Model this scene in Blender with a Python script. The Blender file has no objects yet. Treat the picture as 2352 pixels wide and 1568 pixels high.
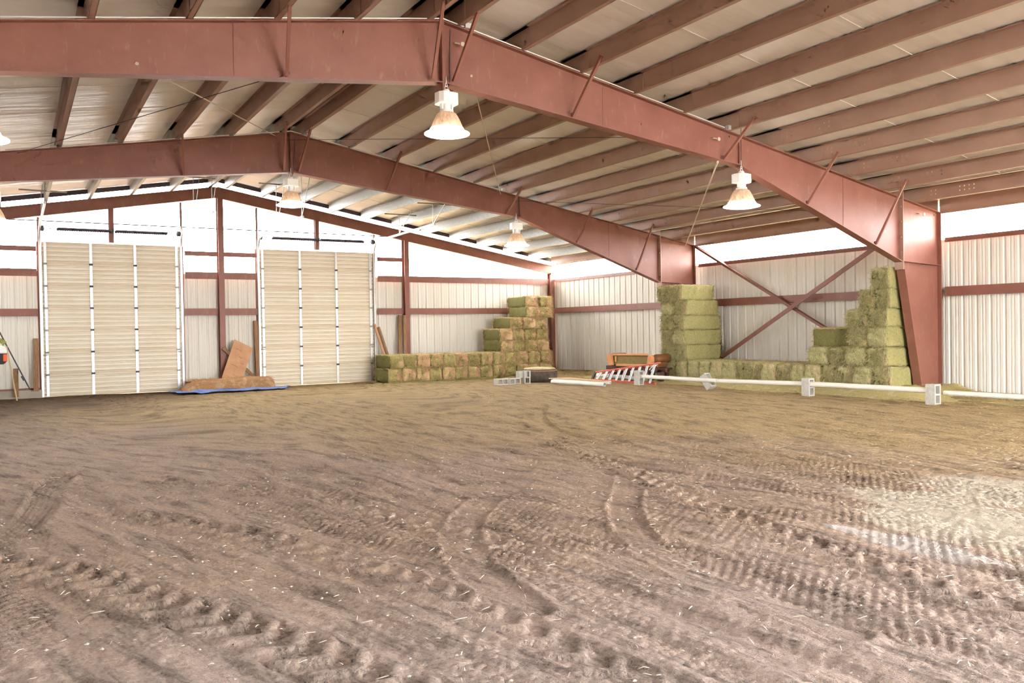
import bpy, math, random
import numpy as np
from mathutils import Vector, Matrix
random.seed(7)
C = bpy.context.scene.collection
SC = bpy.context.scene
PI = math.pi
# ------------------------------------------------------------------ dimensions (metres)
W = 12.56            # half width of the arena, inside face of the side walls
HT, SL = 6.184, 0.1722   # top of the frames at the ridge, roof slope
Y1, Y2 = -15.93, -8.08   # the two frames
YB = -32.0
ZG, ZT = 2.286, 3.41     # girts
def ztop(x): return HT - SL*abs(x)

# ------------------------------------------------------------------ helpers
def hexhash(ix, iy, seed):
    n = (ix.astype(np.int64)*374761393 + iy.astype(np.int64)*668265263 + seed*1442695041) & 0x7fffffff
    n = ((n ^ (n >> 13))*1274126177) & 0x7fffffff
    return ((n ^ (n >> 16)) & 0xffff)/65535.0
def vn(x, y, seed=0):
    x = np.asarray(x, float); y = np.asarray(y, float)
    ix = np.floor(x); iy = np.floor(y); fx = x-ix; fy = y-iy
    fx = fx*fx*(3-2*fx); fy = fy*fy*(3-2*fy)
    a = hexhash(ix, iy, seed); b = hexhash(ix+1, iy, seed); c = hexhash(ix, iy+1, seed); d = hexhash(ix+1, iy+1, seed)
    return (a*(1-fx)+b*fx)*(1-fy)+(c*(1-fx)+d*fx)*fy
def sstep(a, b, x):
    t = np.clip((x-a)/(b-a), 0, 1); return t*t*(3-2*t)

class MB:
    def __init__(s): s.v = []; s.f = []
    def add(s, vs, fs):
        n = len(s.v); s.v.extend([tuple(v) for v in vs]); s.f.extend([tuple(i+n for i in f) for f in fs]); return s
    def box(s, lo, hi):
        x0, y0, z0 = lo; x1, y1, z1 = hi
        return s.add([(x0,y0,z0),(x1,y0,z0),(x1,y1,z0),(x0,y1,z0),(x0,y0,z1),(x1,y0,z1),(x1,y1,z1),(x0,y1,z1)],
              [(0,3,2,1),(4,5,6,7),(0,1,5,4),(1,2,6,5),(2,3,7,6),(3,0,4,7)])
    def beam(s, p, q, w, h, up=(0,0,1)):
        p = Vector(p); q = Vector(q); d = (q-p).normalized(); u = Vector(up); r = d.cross(u)
        if r.length < 1e-4: r = d.cross(Vector((1,0,0)))
        r.normalize(); u = r.cross(d); a = r*w/2; b = u*h/2
        vs = [p-a-b, p+a-b, p+a+b, p-a+b, q-a-b, q+a-b, q+a+b, q-a+b]
        return s.add(vs, [(0,1,2,3),(7,6,5,4),(4,5,1,0),(5,6,2,1),(6,7,3,2),(7,4,0,3)])
    def tube(s, pts, r, n=10, cap=True):
        pts = [Vector(p) for p in pts]; rings = []
        rr = r if isinstance(r, (list, tuple)) else [r]*len(pts)
        base = None
        for i, p in enumerate(pts):
            d = (pts[min(i+1, len(pts)-1)]-pts[max(i-1, 0)]).normalized()
            if base is None: base = d.orthogonal().normalized()
            a = (base-d*base.dot(d)).normalized(); b = d.cross(a); base = a
            rings.append([p+(a*math.cos(2*PI*k/n)+b*math.sin(2*PI*k/n))*rr[i] for k in range(n)])
        vs = [v for rg in rings for v in rg]; fs = []
        for i in range(len(pts)-1):
            for k in range(n):
                fs.append((i*n+k, i*n+(k+1)%n, (i+1)*n+(k+1)%n, (i+1)*n+k))
        if cap: fs.append(tuple(reversed(range(n)))); fs.append(tuple((len(pts)-1)*n+k for k in range(n)))
        return s.add(vs, fs)
    def lathe(s, prof, c=(0,0,0), n=32, axis='z', lump=None):
        vs = []; fs = []
        for i, (r, z) in enumerate(prof):
            for k in range(n):
                t = 2*PI*k/n; q = r*(1+(lump(t, i) if lump else 0))
                x, y = q*math.cos(t), q*math.sin(t)
                p = (x, y, z) if axis == 'z' else ((z, x, y) if axis == 'x' else (x, z, y))
                vs.append((p[0]+c[0], p[1]+c[1], p[2]+c[2]))
        for i in range(len(prof)-1):
            for k in range(n): fs.append((i*n+k, i*n+(k+1)%n, (i+1)*n+(k+1)%n, (i+1)*n+k))
        return s.add(vs, fs)
    def prism(s, poly, a, b, axis='y'):
        # polygon in the two other axes, extruded from a to b along axis
        n = len(poly)
        def P(u, v, t): return (u, t, v) if axis == 'y' else ((t, u, v) if axis == 'x' else (u, v, t))
        vs = [P(u, v, a) for u, v in poly]+[P(u, v, b) for u, v in poly]
        fs = [tuple(range(n)), tuple(reversed(range(n, 2*n)))]+[(i, i+n, (i+1)%n+n, (i+1)%n) for i in range(n)]
        return s.add(vs, fs)
    def build(s, name, m, parent=None, smooth=False, local=False, loc=None, bevel=0):
        me = bpy.data.meshes.new(name)
        v = s.v
        off = Vector((0,0,0))
        if parent is None and not local:
            xs = [p[0] for p in v]; ys = [p[1] for p in v]; zs = [p[2] for p in v]
            off = Vector(((min(xs)+max(xs))/2, (min(ys)+max(ys))/2, min(zs)))
        elif parent is not None and not local:
            q = parent
            while q is not None: off = off+q.location; q = q.parent
        me.from_pydata([(p[0]-off.x, p[1]-off.y, p[2]-off.z) for p in v], [], s.f)
        import bmesh
        bm = bmesh.new(); bm.from_mesh(me); bmesh.ops.recalc_face_normals(bm, faces=bm.faces)
        bm.to_mesh(me); bm.free()
        if smooth:
            for p in me.polygons: p.use_smooth = True
        me.materials.append(m)
        o = bpy.data.objects.new(name, me); C.objects.link(o)
        if parent is not None: o.parent = parent
        if parent is None and not local: o.location = off
        if loc is not None: o.location = loc
        if bevel:
            b = o.modifiers.new('edge', 'BEVEL'); b.width = bevel; b.segments = 2; b.limit_method = 'ANGLE'; b.angle_limit = 0.7
        return o
def tag(o, label=None, cat=None, group=None, kind=None):
    if label: o['label'] = label
    if cat: o['category'] = cat
    if group: o['group'] = group
    if kind: o['kind'] = kind
    return o
def empty(name, loc, label=None, cat=None, group=None, kind=None):
    o = bpy.data.objects.new(name, None); C.objects.link(o); o.location = loc; o.empty_display_size = .2
    return tag(o, label, cat, group, kind)
def copy_tree(o, parent=None):
    c = o.copy(); C.objects.link(c); c.parent = parent
    for ch in list(o.children): copy_tree(ch, c)
    return c
ORD = ['first','second','third','fourth','fifth','sixth','seventh','eighth','ninth','tenth','eleventh','twelfth','thirteenth','fourteenth','fifteenth','sixteenth','seventeenth','eighteenth']

# ------------------------------------------------------------------ materials
def ramp(nt, fac, stops):
    r = nt.nodes.new('ShaderNodeValToRGB'); nt.links.new(fac, r.inputs[0])
    e = r.color_ramp.elements
    while len(e) < len(stops): e.new(0.5)
    for i, (p, c) in enumerate(stops):
        e[i].position = p; e[i].color = (*c, 1) if len(c) == 3 else c
    return r.outputs[0]
def coords(nt, sc=(1,1,1), kind='Object', rot=(0,0,0)):
    t = nt.nodes.new('ShaderNodeTexCoord'); m = nt.nodes.new('ShaderNodeMapping')
    m.inputs['Scale'].default_value = sc; m.inputs['Rotation'].default_value = rot
    nt.links.new(t.outputs[kind], m.inputs[0]); return m.outputs[0]
def noise(nt, vec, scale, detail=4, rough=.55, dist=0):
    n = nt.nodes.new('ShaderNodeTexNoise'); n.inputs['Scale'].default_value = scale; n.inputs['Detail'].default_value = min(detail, 4)
    n.inputs['Roughness'].default_value = rough; n.inputs['Distortion'].default_value = dist
    if vec: nt.links.new(vec, n.inputs['Vector'])
    return n.outputs[0]
def mixc(nt, f, a, b, mode='MIX'):
    m = nt.nodes.new('ShaderNodeMix'); m.data_type = 'RGBA'; m.blend_type = mode
    for s, v in ((m.inputs[0], f), (m.inputs[6], a), (m.inputs[7], b)):
        if isinstance(v, (int, float)): s.default_value = v
        elif isinstance(v, tuple): s.default_value = (*v, 1) if len(v) == 3 else v
        else: nt.links.new(v, s)
    return m.outputs[2]
def math_(nt, op, a, b=None, c=None, clamp=False):
    m = nt.nodes.new('ShaderNodeMath'); m.operation = op; m.use_clamp = clamp
    for i, v in enumerate((a, b, c)):
        if v is None: continue
        if isinstance(v, (int, float)): m.inputs[i].default_value = v
        else: nt.links.new(v, m.inputs[i])
    return m.outputs[0]
def bump(nt, h, strength=.3, dist=.01):
    b = nt.nodes.new('ShaderNodeBump'); b.inputs['Strength'].default_value = strength; b.inputs['Distance'].default_value = dist
    nt.links.new(h, b.inputs['Height']); return b.outputs[0]
def newmat(name, rough=.6, metal=0, spec=.5):
    m = bpy.data.materials.new(name); m.use_nodes = True; nt = m.node_tree; b = nt.nodes['Principled BSDF']
    b.inputs['Roughness'].default_value = rough; b.inputs['Metallic'].default_value = metal
    b.inputs['Specular IOR Level'].default_value = spec
    return m, nt, b
def simple(name, c1, c2=None, scale=3, rough=.6, metal=0, spec=.4, sc=(1,1,1), bmp=0, bscale=30, detail=5, lo=.3, hi=.7):
    m, nt, b = newmat(name, rough, metal, spec); c2 = c2 or tuple(x*.8 for x in c1)
    v = coords(nt, sc); n = noise(nt, v, scale, detail)
    nt.links.new(ramp(nt, n, [(lo, c1), (hi, c2)]), b.inputs['Base Color'])
    if bmp: nt.links.new(bump(nt, noise(nt, v, bscale, 4), bmp), b.inputs['Normal'])
    return m
M = {}
# red oxide primer
def red_mat(name, ca, cb, dirt=(.36,.25,.16)):
    m, nt, b = newmat(name, .48, 0, .45)
    v = coords(nt, (1,1,1)); n = noise(nt, v, 1.3, 6, .62); n2 = noise(nt, coords(nt, (1,1,.3)), 9, 5, .7)
    c = ramp(nt, n, [(.3, ca), (.7, cb)])
    d = ramp(nt, n2, [(.58, (0,0,0)), (.78, (.55,.55,.55))])
    c = mixc(nt, d, c, dirt)
    nt.links.new(c, b.inputs['Base Color']); nt.links.new(bump(nt, noise(nt, v, 60, 3), .06), b.inputs['Normal'])
    return m
M['red'] = red_mat('red_oxide_steel', (.225,.085,.058), (.285,.118,.085))
M['redp'] = red_mat('dusty_red_purlin', (.34,.205,.15), (.40,.25,.185), (.42,.31,.22))
M['galv'] = simple('galvanised_steel', (.27,.27,.25), (.36,.36,.33), 14, .42, .35, bmp=.03)
M['galvb'] = simple('bright_galvanised_track', (.62,.63,.62), (.72,.72,.70), 10, .35, .5)
M['dark'] = simple('dark_spring_steel', (.05,.05,.07), (.09,.08,.10), 30, .5, .3)
m, nt, b = newmat('white_wall_panel', .5, 0, .4)
v = coords(nt, (1,1,.25)); n = noise(nt, v, 1.1, 6, .6); n2 = noise(nt, coords(nt, (2.2,2.2,.15)), 2.0, 4, .6)
c = ramp(nt, n, [(.3, (.80,.78,.71)), (.75, (.72,.69,.60))])
c = mixc(nt, ramp(nt, n2, [(.5, (0,0,0)), (.8, (.4,.4,.4))]), c, (.66,.59,.46))
nt.links.new(c, b.inputs['Base Color']); M['panel'] = m
# insulation
m, nt, b = newmat('vinyl_faced_insulation', .38, 0, .5)
v = coords(nt, (.35,1,1)); n = noise(nt, v, 2.2, 5, .6)
nt.links.new(ramp(nt, n, [(.3, (.72,.67,.60)), (.7, (.80,.76,.70))]), b.inputs['Base Color'])
nt.links.new(bump(nt, noise(nt, coords(nt, (.12,1.6,1)), 2.0, 3, .5), .5, .06), b.inputs['Normal']); M['insul'] = m
# door skin with brown dirt lines
m, nt, b = newmat('cream_door_skin', .5, 0, .4)
v = coords(nt, (1,1,1)); nb = noise(nt, coords(nt, (.5,1,14)), 2.5, 5, .6); n3 = noise(nt, v, 1.2, 5, .6)
c = ramp(nt, n3, [(.3, (.80,.72,.56)), (.7, (.86,.80,.67))])
c = mixc(nt, ramp(nt, nb, [(.55, (0,0,0)), (.76, (.35,.35,.35))]), c, (.50,.34,.17))
sxx = nt.nodes.new('ShaderNodeSeparateXYZ'); nt.links.new(coords(nt), sxx.inputs[0])
fr = math_(nt, 'FRACT', math_(nt, 'DIVIDE', sxx.outputs[2], .12629)); fs_ = math_(nt, 'FRACT', math_(nt, 'DIVIDE', sxx.outputs[2], .63143))
dl = ramp(nt, fr, [(.22, (0,0,0)), (.27, (1,1,1)), (.33, (0,0,0)), (.60, (0,0,0)), (.64, (1,1,1)), (.70, (0,0,0))])
c = mixc(nt, math_(nt, 'MULTIPLY', dl, math_(nt, 'MULTIPLY_ADD', nb, .9, .3), clamp=True), c, (.33,.23,.13))
c = mixc(nt, math_(nt, 'MULTIPLY', ramp(nt, fs_, [(.0, (.9,.9,.9)), (.16, (0,0,0)), (.97, (0,0,0)), (1, (.9,.9,.9))]), math_(nt, 'MULTIPLY', n3, 1.0)), c, (.58,.41,.20))
nt.links.new(c, b.inputs['Base Color']); M['door'] = m
M['conc'] = simple('concrete_curb', (.36,.31,.25), (.46,.41,.34), 3, .9, bmp=.3)
M['cmu'] = simple('grey_concrete_block', (.42,.41,.37), (.55,.53,.48), 16, .9, bmp=.4, bscale=90)
M['pvc'] = simple('white_plastic_pole', (.80,.79,.73), (.70,.66,.55), 3, .4, lo=.45, hi=.85)
M['ply'] = simple('plywood_brown', (.47,.25,.13), (.56,.33,.19), 5, .8, bmp=.1)
M['ink'] = simple('dark_brown_stain', (.20,.09,.04), (.28,.13,.06), 5, .9)
M['wood'] = simple('weathered_board', (.22,.12,.06), (.36,.22,.12), 6, .85, sc=(6,6,.5), bmp=.2)
M['pale'] = simple('pale_wood_handle', (.62,.44,.24), (.70,.52,.30), 5, .7, sc=(5,5,.5))
M['tanw'] = simple('orange_tan_frame', (.55,.24,.09), (.66,.33,.14), 4, .55, bmp=.05)
M['olive'] = simple('olive_dust_cover', (.20,.15,.05), (.27,.20,.08), 12, .95, bmp=.2)
M['leather'] = simple('brown_leather', (.15,.06,.02), (.24,.10,.035), 5, .42)
M['darkw'] = simple('dark_table_wood', (.07,.028,.016), (.12,.05,.03), 4, .5)
M['ladr'] = simple('red_fibreglass', (.62,.10,.06), (.70,.14,.09), 6, .45)
M['alu'] = simple('aluminium', (.70,.72,.76), (.60,.62,.66), 10, .35, .5)
M['black'] = simple('black_plastic', (.03,.025,.03), (.05,.045,.05), 10, .6)
M['rub'] = simple('worn_tyre_rubber', (.055,.048,.04), (.13,.105,.08), 5, .9, bmp=.3)
M['blue'] = simple('blue_tarpaulin', (.06,.14,.46), (.16,.26,.58), 7, .5, bmp=.3)
M['whitep'] = simple('white_paint', (.85,.85,.83), (.78,.78,.76), 3, .35)
M['orange'] = simple('orange_marker_lens', (.9,.16,.03), (.8,.12,.02), 3, .3)
M['strap'] = simple('faded_strap', (.55,.5,.15), (.15,.16,.06), 30, .8)
M['lampw'] = simple('white_lamp_housing', (.80,.79,.75), (.72,.70,.64), 6, .5)
M['rod'] = simple('pale_brace_rod', (.52,.42,.30), (.6,.5,.38), 8, .5)
# lamp shade: translucent, dusty
m, nt, b = newmat('dusty_prismatic_shade', .5)
v = coords(nt, (1,1,.4)); n = noise(nt, v, 14, 5, .65)
c = ramp(nt, n, [(.3, (.40,.27,.17)), (.72, (.72,.62,.50))])
nt.links.new(c, b.inputs['Base Color'])
tr = nt.nodes.new('ShaderNodeBsdfTranslucent'); nt.links.new(c, tr.inputs[0]); mx = nt.nodes.new('ShaderNodeMixShader'); mx.inputs[0].default_value = .22
nt.links.new(b.outputs[0], mx.inputs[1]); nt.links.new(tr.outputs[0], mx.inputs[2]); nt.links.new(mx.outputs[0], nt.nodes['Material Output'].inputs[0]); M['shade'] = m
m, nt, b = newmat('lit_lens', .4); b.inputs['Base Color'].default_value = (.9,.9,.9,1)
b.inputs['Emission Color'].default_value = (1,.95,.86,1); b.inputs['Emission Strength'].default_value = 12; M['lens'] = m
# hay
def hay_mat(name, g1, g2, tan, tanamt, sc=(1,1,1)):
    m, nt, b = newmat(name, .85, 0, .2)
    v = coords(nt, sc); big = noise(nt, v, 4.2, 3, .6); fine = noise(nt, coords(nt, tuple(a*q for a, q in zip(sc, (1,1,.35)))), 60, 4, .7)
    g = nt.nodes.new('ShaderNodeNewGeometry'); oi = nt.nodes.new('ShaderNodeObjectInfo')
    base = ramp(nt, fine, [(.32, g1), (.68, g2)])
    t = math_(nt, 'ADD', big, math_(nt, 'MULTIPLY', math_(nt, 'SUBTRACT', oi.outputs['Random'], .5), .22))
    tf = ramp(nt, t, [(tanamt, (0,0,0)), (tanamt+.06, (.85,.85,.85))])
    c = mixc(nt, tf, base, mixc(nt, fine, tuple(a*.72 for a in tan), tuple(min(1, a*1.15) for a in tan)))
    rl = ramp(nt, g.outputs['Random Per Island'], [(.0, (.70,.68,.6)), (.5, (1,1,1)), (1, (1.45,1.38,1.2))])
    c = mixc(nt, 1.0, c, rl, 'MULTIPLY')
    nt.links.new(c, b.inputs['Base Color']); nt.links.new(bump(nt, fine, .6, .03), b.inputs['Normal'])
    return m
M['hayg'] = hay_mat('green_olive_hay', (.25,.235,.095), (.60,.55,.30), (.60,.48,.28), .58)
M['haym'] = hay_mat('green_and_tan_hay', (.27,.23,.075), (.66,.57,.27), (.74,.50,.30), .515)
M['haycut'] = hay_mat('smooth_cut_hay', (.14,.135,.045), (.25,.235,.09), (.27,.22,.09), .75)
M['haycut2'] = hay_mat('pale_cut_hay', (.27,.25,.095), (.46,.42,.19), (.52,.43,.20), .66)
M['hayrust'] = hay_mat('rusty_old_hay', (.38,.21,.10), (.60,.36,.19), (.66,.46,.26), .62)
M['straw'] = hay_mat('scattered_straw', (.42,.38,.16), (.66,.58,.30), (.72,.62,.42), .55)
M['chaff'] = simple('pale_straw_bits', (.78,.66,.50), (.88,.82,.74), 30, .8)
# arena dirt
m, nt, b = newmat('arena_dirt', .95, 0, .15)
v = coords(nt, (1,1,1))
sx = nt.nodes.new('ShaderNodeSeparateXYZ'); nt.links.new(v, sx.inputs[0])
big = noise(nt, v, .35, 5, .6, .4); fa = nt.nodes.new('ShaderNodeAttribute'); fa.attribute_name = 'flow'; fm_ = nt.nodes.new('ShaderNodeMapping'); fm_.inputs['Scale'].default_value = (3.0,.5,1); nt.links.new(fa.outputs['Vector'], fm_.inputs[0])
mid = noise(nt, fm_.outputs[0], 2.2, 7, .72, .3); fine = noise(nt, v, 38, 5, .75); grit = noise(nt, v, 150, 3, .7)
# cool daylight (near, grey) and warm lamplight (far, yellow-tan) painted into the dirt colour
f1 = math_(nt, 'MULTIPLY_ADD', sx.outputs[0], .15, math_(nt, 'MULTIPLY_ADD', sx.outputs[1], .11, 2.42))
f1 = math_(nt, 'ADD', f1, math_(nt, 'MULTIPLY', math_(nt, 'SUBTRACT', big, .5), 1.1))
c = mixc(nt, ramp(nt, f1, [(.25, (0,0,0)), (.95, (1,1,1))]), (.47,.355,.275), (.53,.39,.205))
f2 = math_(nt, 'MULTIPLY_ADD', sx.outputs[1], -.22, math_(nt, 'MULTIPLY_ADD', sx.outputs[0], -.07, -4.65))
f2 = math_(nt, 'ADD', f2, math_(nt, 'MULTIPLY', math_(nt, 'SUBTRACT', big, .5), 1.3))
c = mixc(nt, ramp(nt, f2, [(.2, (0,0,0)), (1.0, (.75,.75,.75))]), c, (.56,.465,.42))
f3 = math_(nt, 'ADD', math_(nt, 'MULTIPLY_ADD', sx.outputs[0], -.15, math_(nt, 'MULTIPLY_ADD', sx.outputs[1], .10, .5)), math_(nt, 'MULTIPLY', math_(nt, 'SUBTRACT', big, .5), .8))
c = mixc(nt, ramp(nt, f3, [(.0, (0,0,0)), (.7, (.95,.95,.95))]), c, (.17,.112,.068))
c = mixc(nt, 1.0, c, ramp(nt, mid, [(.36, (.58,.57,.56)), (.48, (.95,.95,.95)), (.64, (1.16,1.14,1.1))]), 'MULTIPLY')
c = mixc(nt, 1.0, c, ramp(nt, fine, [(.3, (.62,.61,.60)), (.48, (1,1,1)), (.72, (1.28,1.26,1.24))]), 'MULTIPLY')
c = mixc(nt, ramp(nt, grit, [(.68, (0,0,0)), (.74, (.6,.6,.6))]), c, (.62,.52,.44))
# pale patches on the right, ellipses broken up by the streak noise
def pale_patch(cx, cy, ax, ay, rot, w=.5):
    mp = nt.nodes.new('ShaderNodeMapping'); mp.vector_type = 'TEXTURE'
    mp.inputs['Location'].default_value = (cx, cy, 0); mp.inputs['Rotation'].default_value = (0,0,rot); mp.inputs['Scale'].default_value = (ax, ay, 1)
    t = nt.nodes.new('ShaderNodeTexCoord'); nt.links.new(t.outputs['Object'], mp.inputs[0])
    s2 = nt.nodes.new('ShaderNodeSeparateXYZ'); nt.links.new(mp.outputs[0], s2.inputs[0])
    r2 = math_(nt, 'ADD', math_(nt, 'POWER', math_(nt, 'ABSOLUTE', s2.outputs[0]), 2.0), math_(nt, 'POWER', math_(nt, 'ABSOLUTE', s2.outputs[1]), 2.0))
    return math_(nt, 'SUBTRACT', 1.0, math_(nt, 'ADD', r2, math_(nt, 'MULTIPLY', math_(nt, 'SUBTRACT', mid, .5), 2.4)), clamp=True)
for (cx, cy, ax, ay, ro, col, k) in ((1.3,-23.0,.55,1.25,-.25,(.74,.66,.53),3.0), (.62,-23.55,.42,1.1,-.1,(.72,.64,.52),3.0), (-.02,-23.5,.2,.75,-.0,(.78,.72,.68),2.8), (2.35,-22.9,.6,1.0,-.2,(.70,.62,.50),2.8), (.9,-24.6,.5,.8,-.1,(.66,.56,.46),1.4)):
    f = math_(nt, 'MULTIPLY', pale_patch(cx, cy, ax, ay, ro), k, clamp=True)
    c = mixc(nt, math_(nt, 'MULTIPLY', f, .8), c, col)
nt.links.new(c, b.inputs['Base Color'])
hh = math_(nt, 'ADD', math_(nt, 'MULTIPLY', fine, 1.0), math_(nt, 'MULTIPLY', mid, 1.2))
hh = math_(nt, 'ADD', hh, math_(nt, 'MULTIPLY', grit, .35))
vo = nt.nodes.new('ShaderNodeTexVoronoi'); vo.inputs['Scale'].default_value = 17; nt.links.new(coords(nt, (1.25,1,1), rot=(0,0,.2)), vo.inputs['Vector'])
hh = math_(nt, 'ADD', hh, math_(nt, 'MULTIPLY', math_(nt, 'MULTIPLY', vo.outputs['Distance'], ramp(nt, noise(nt, coords(nt, (2.2,.35,1)), 1.1, 3), [(.45, (0,0,0)), (.55, (1,1,1))])), -1.6))
nt.links.new(bump(nt, hh, 1.0, .05), b.inputs['Normal']); M['dirt'] = m


def punch(m):
    nt = m.node_tree; g = nt.nodes.new('ShaderNodeNewGeometry'); sp = nt.nodes.new('ShaderNodeSeparateXYZ'); nt.links.new(g.outputs['Position'], sp.inputs[0])
    h = math_(nt, 'SUBTRACT', math_(nt, 'ADD', sp.outputs[2], math_(nt, 'MULTIPLY', math_(nt, 'ABSOLUTE', sp.outputs[0]), SL)), HT)
    hr = math_(nt, 'MULTIPLY', math_(nt, 'SUBTRACT', math_(nt, 'FRACT', math_(nt, 'DIVIDE', math_(nt, 'SUBTRACT', h, .07), .08)), .5), .08)
    inh = math_(nt, 'MULTIPLY', math_(nt, 'GREATER_THAN', h, .07), math_(nt, 'LESS_THAN', h, .23)); tot = None
    for a, b_, st in ((Y1-1.45, Y1-1.05, .10), (Y1-.62, Y1-.42, .10), (Y2-1.35, Y2-1.05, .10), (Y2-.6, Y2-.4, .10), (-1.7, -.9, .08), (-.42, -.26, .08)):
        yr = math_(nt, 'MULTIPLY', math_(nt, 'SUBTRACT', math_(nt, 'FRACT', math_(nt, 'DIVIDE', math_(nt, 'SUBTRACT', sp.outputs[1], a), st)), .5), st)
        d = math_(nt, 'LESS_THAN', math_(nt, 'ADD', math_(nt, 'MULTIPLY', yr, yr), math_(nt, 'MULTIPLY', hr, hr)), .00019)
        q = math_(nt, 'MULTIPLY', d, math_(nt, 'MULTIPLY', math_(nt, 'GREATER_THAN', sp.outputs[1], a), math_(nt, 'LESS_THAN', sp.outputs[1], b_)))
        tot = q if tot is None else math_(nt, 'ADD', tot, q)
    tr = nt.nodes.new('ShaderNodeBsdfTransparent'); mx = nt.nodes.new('ShaderNodeMixShader'); nt.links.new(math_(nt, 'MULTIPLY', tot, inh), mx.inputs[0])
    nt.links.new(nt.nodes['Principled BSDF'].outputs[0], mx.inputs[1]); nt.links.new(tr.outputs[0], mx.inputs[2]); nt.links.new(mx.outputs[0], nt.nodes['Material Output'].inputs[0])
M['redq'] = red_mat('punched_red_purlin', (.34,.205,.15), (.40,.25,.185), (.42,.31,.22)); punch(M['redq'])
M['galq'] = simple('punched_galvanised_purlin', (.27,.27,.25), (.36,.36,.33), 14, .42, .35, bmp=.03); punch(M['galq'])
# ------------------------------------------------------------------ ground
def gbase(x, y):
    x = np.asarray(x, float); y = np.asarray(y, float)
    g = -.12*sstep(-10, -1, y)*(1-sstep(8, 11.5, x)) + .0
    g = g+.04*sstep(9.5, 12, x)
    return g
def arc_dist(x, y, pts):
    best = np.full(x.shape, 1e9); run = np.zeros(x.shape); acc = 0
    for (ax, ay), (bx, by) in zip(pts[:-1], pts[1:]):
        dx, dy = bx-ax, by-ay; L = math.hypot(dx, dy)
        t = np.clip(((x-ax)*dx+(y-ay)*dy)/(L*L), 0, 1)
        d = np.hypot(x-ax-t*dx, y-ay-t*dy); sgn = np.sign((x-ax)*dy-(y-ay)*dx)
        k = d < np.abs(best); best = np.where(k, d*sgn+1e-9, best); run = np.where(k, acc+t*L, run); acc += L
    return best, run
def spl(pts, n=24):
    P = [pts[0]]+list(pts)+[pts[-1]]; out = []
    for i in range(1, len(P)-2):
        for k in range(n//3):
            t = k/(n//3); a, b_, c_, d_ = (np.array(P[j], float) for j in (i-1, i, i+1, i+2))
            out.append(tuple(.5*((2*b_)+(-a+c_)*t+(2*a-5*b_+4*c_-d_)*t*t+(-a+3*b_-3*c_+d_)*t**3)))
    out.append(tuple(pts[-1])); return out
xs = np.concatenate([np.array([-60,-40,-28,-20,-16]), np.arange(-13.5, -7.2, .3), np.arange(-7.2, -6.3, .05), np.arange(-6.3, 2.6, .0145), np.arange(2.6, 6, .05), np.arange(6, 13.2, .12), np.array([13.5,16,20,28,40,60])])
ys = np.concatenate([np.array([-70,-50,-40,-34,-30]), np.arange(-27, -25.4, .2), np.arange(-25.4, -20.4, .0145), np.arange(-20.4, -17, .03), np.arange(-17, -13, .06), np.arange(-13, 1.2, .16), np.array([2,5,12,30,60])])
X, Y = np.meshgrid(xs, ys); Z = gbase(X, Y)
fade = sstep(-26, -24.5, Y)*0+1
ang = .10*(Y+20)+.25*(vn(X*.25, Y*.25, 3)-.5)*2
U = X+(.04+.26*sstep(-1.5, -4.6, X)-.22*sstep(.5, 4, X))*(Y+20)+.5*(vn(X*.5, Y*.3, 4)-.5)
st = vn(U*3.1, Y*.42, 5)*.6+vn(U*7.3, Y*.9, 6)*.4
Z = Z+.075*(st-.5)*sstep(-11, -17, Y)+.012*(st-.5)+.02*(vn(X*1.2, Y*1.2, 8)-.5)+.010*(vn(X*9, Y*7, 9)-.5)
# bands of small lug dimples left by the harrow and tyres
band = sstep(.50, .62, vn(U*1.6, Y*.25, 11))
dim = np.sin(U*2*PI/.072)*np.sin((Y+.5*U)*2*PI/.085+3*vn(U*3, Y*3, 12))
Z = Z-band*.008*(.3+vn(X*5, Y*4, 16))*np.clip(dim*1.5, -.2, 1)*(.5+vn(X*2, Y*2, 15))*sstep(-13, -17, Y)
Z = Z+.012*(vn(X*26, Y*24, 13)-.5)*sstep(-14, -20, Y)
ARCS = [([(-.4,-19.2),(-1.15,-19.85),(-2.0,-20.6),(-2.6,-21.4),(-2.95,-22.3),(-3.1,-23.2)], .15, .009, 1),
        ([(.3,-19.9),(-.46,-20.8),(-1.1,-21.55),(-1.6,-22.4),(-1.82,-23.2),(-1.95,-24.4)], .14, .009, 1),
        ([(-5.0,-16.2),(-5.25,-17.1),(-5.36,-18.3),(-5.56,-19.3),(-5.9,-20.0)], .15, .016, 2),
        ([(3.4,-13.2),(2.6,-14.3),(1.7,-16.0),(1.35,-17.4),(1.4,-18.6)], .18, .014, 1),
        ([(-5.9,-20.0),(-5.35,-20.7),(-4.72,-22.2),(-4.2,-23.5),(-3.9,-24.6)], .20, .024, 3),
        ([(-4.9,-18.9),(-4.1,-20.3),(-3.5,-22.0),(-3.2,-24.2)], .15, .016, 3),
        ([(-4.2,-17.4),(-3.4,-18.7),(-2.9,-20.2),(-2.5,-21.8)], .13, .013, 3),
        ([(.9,-17.5),(.4,-19.4),(-.35,-21.6),(-.75,-23.6),(-.9,-25)], .15, .016, 3)]
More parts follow.
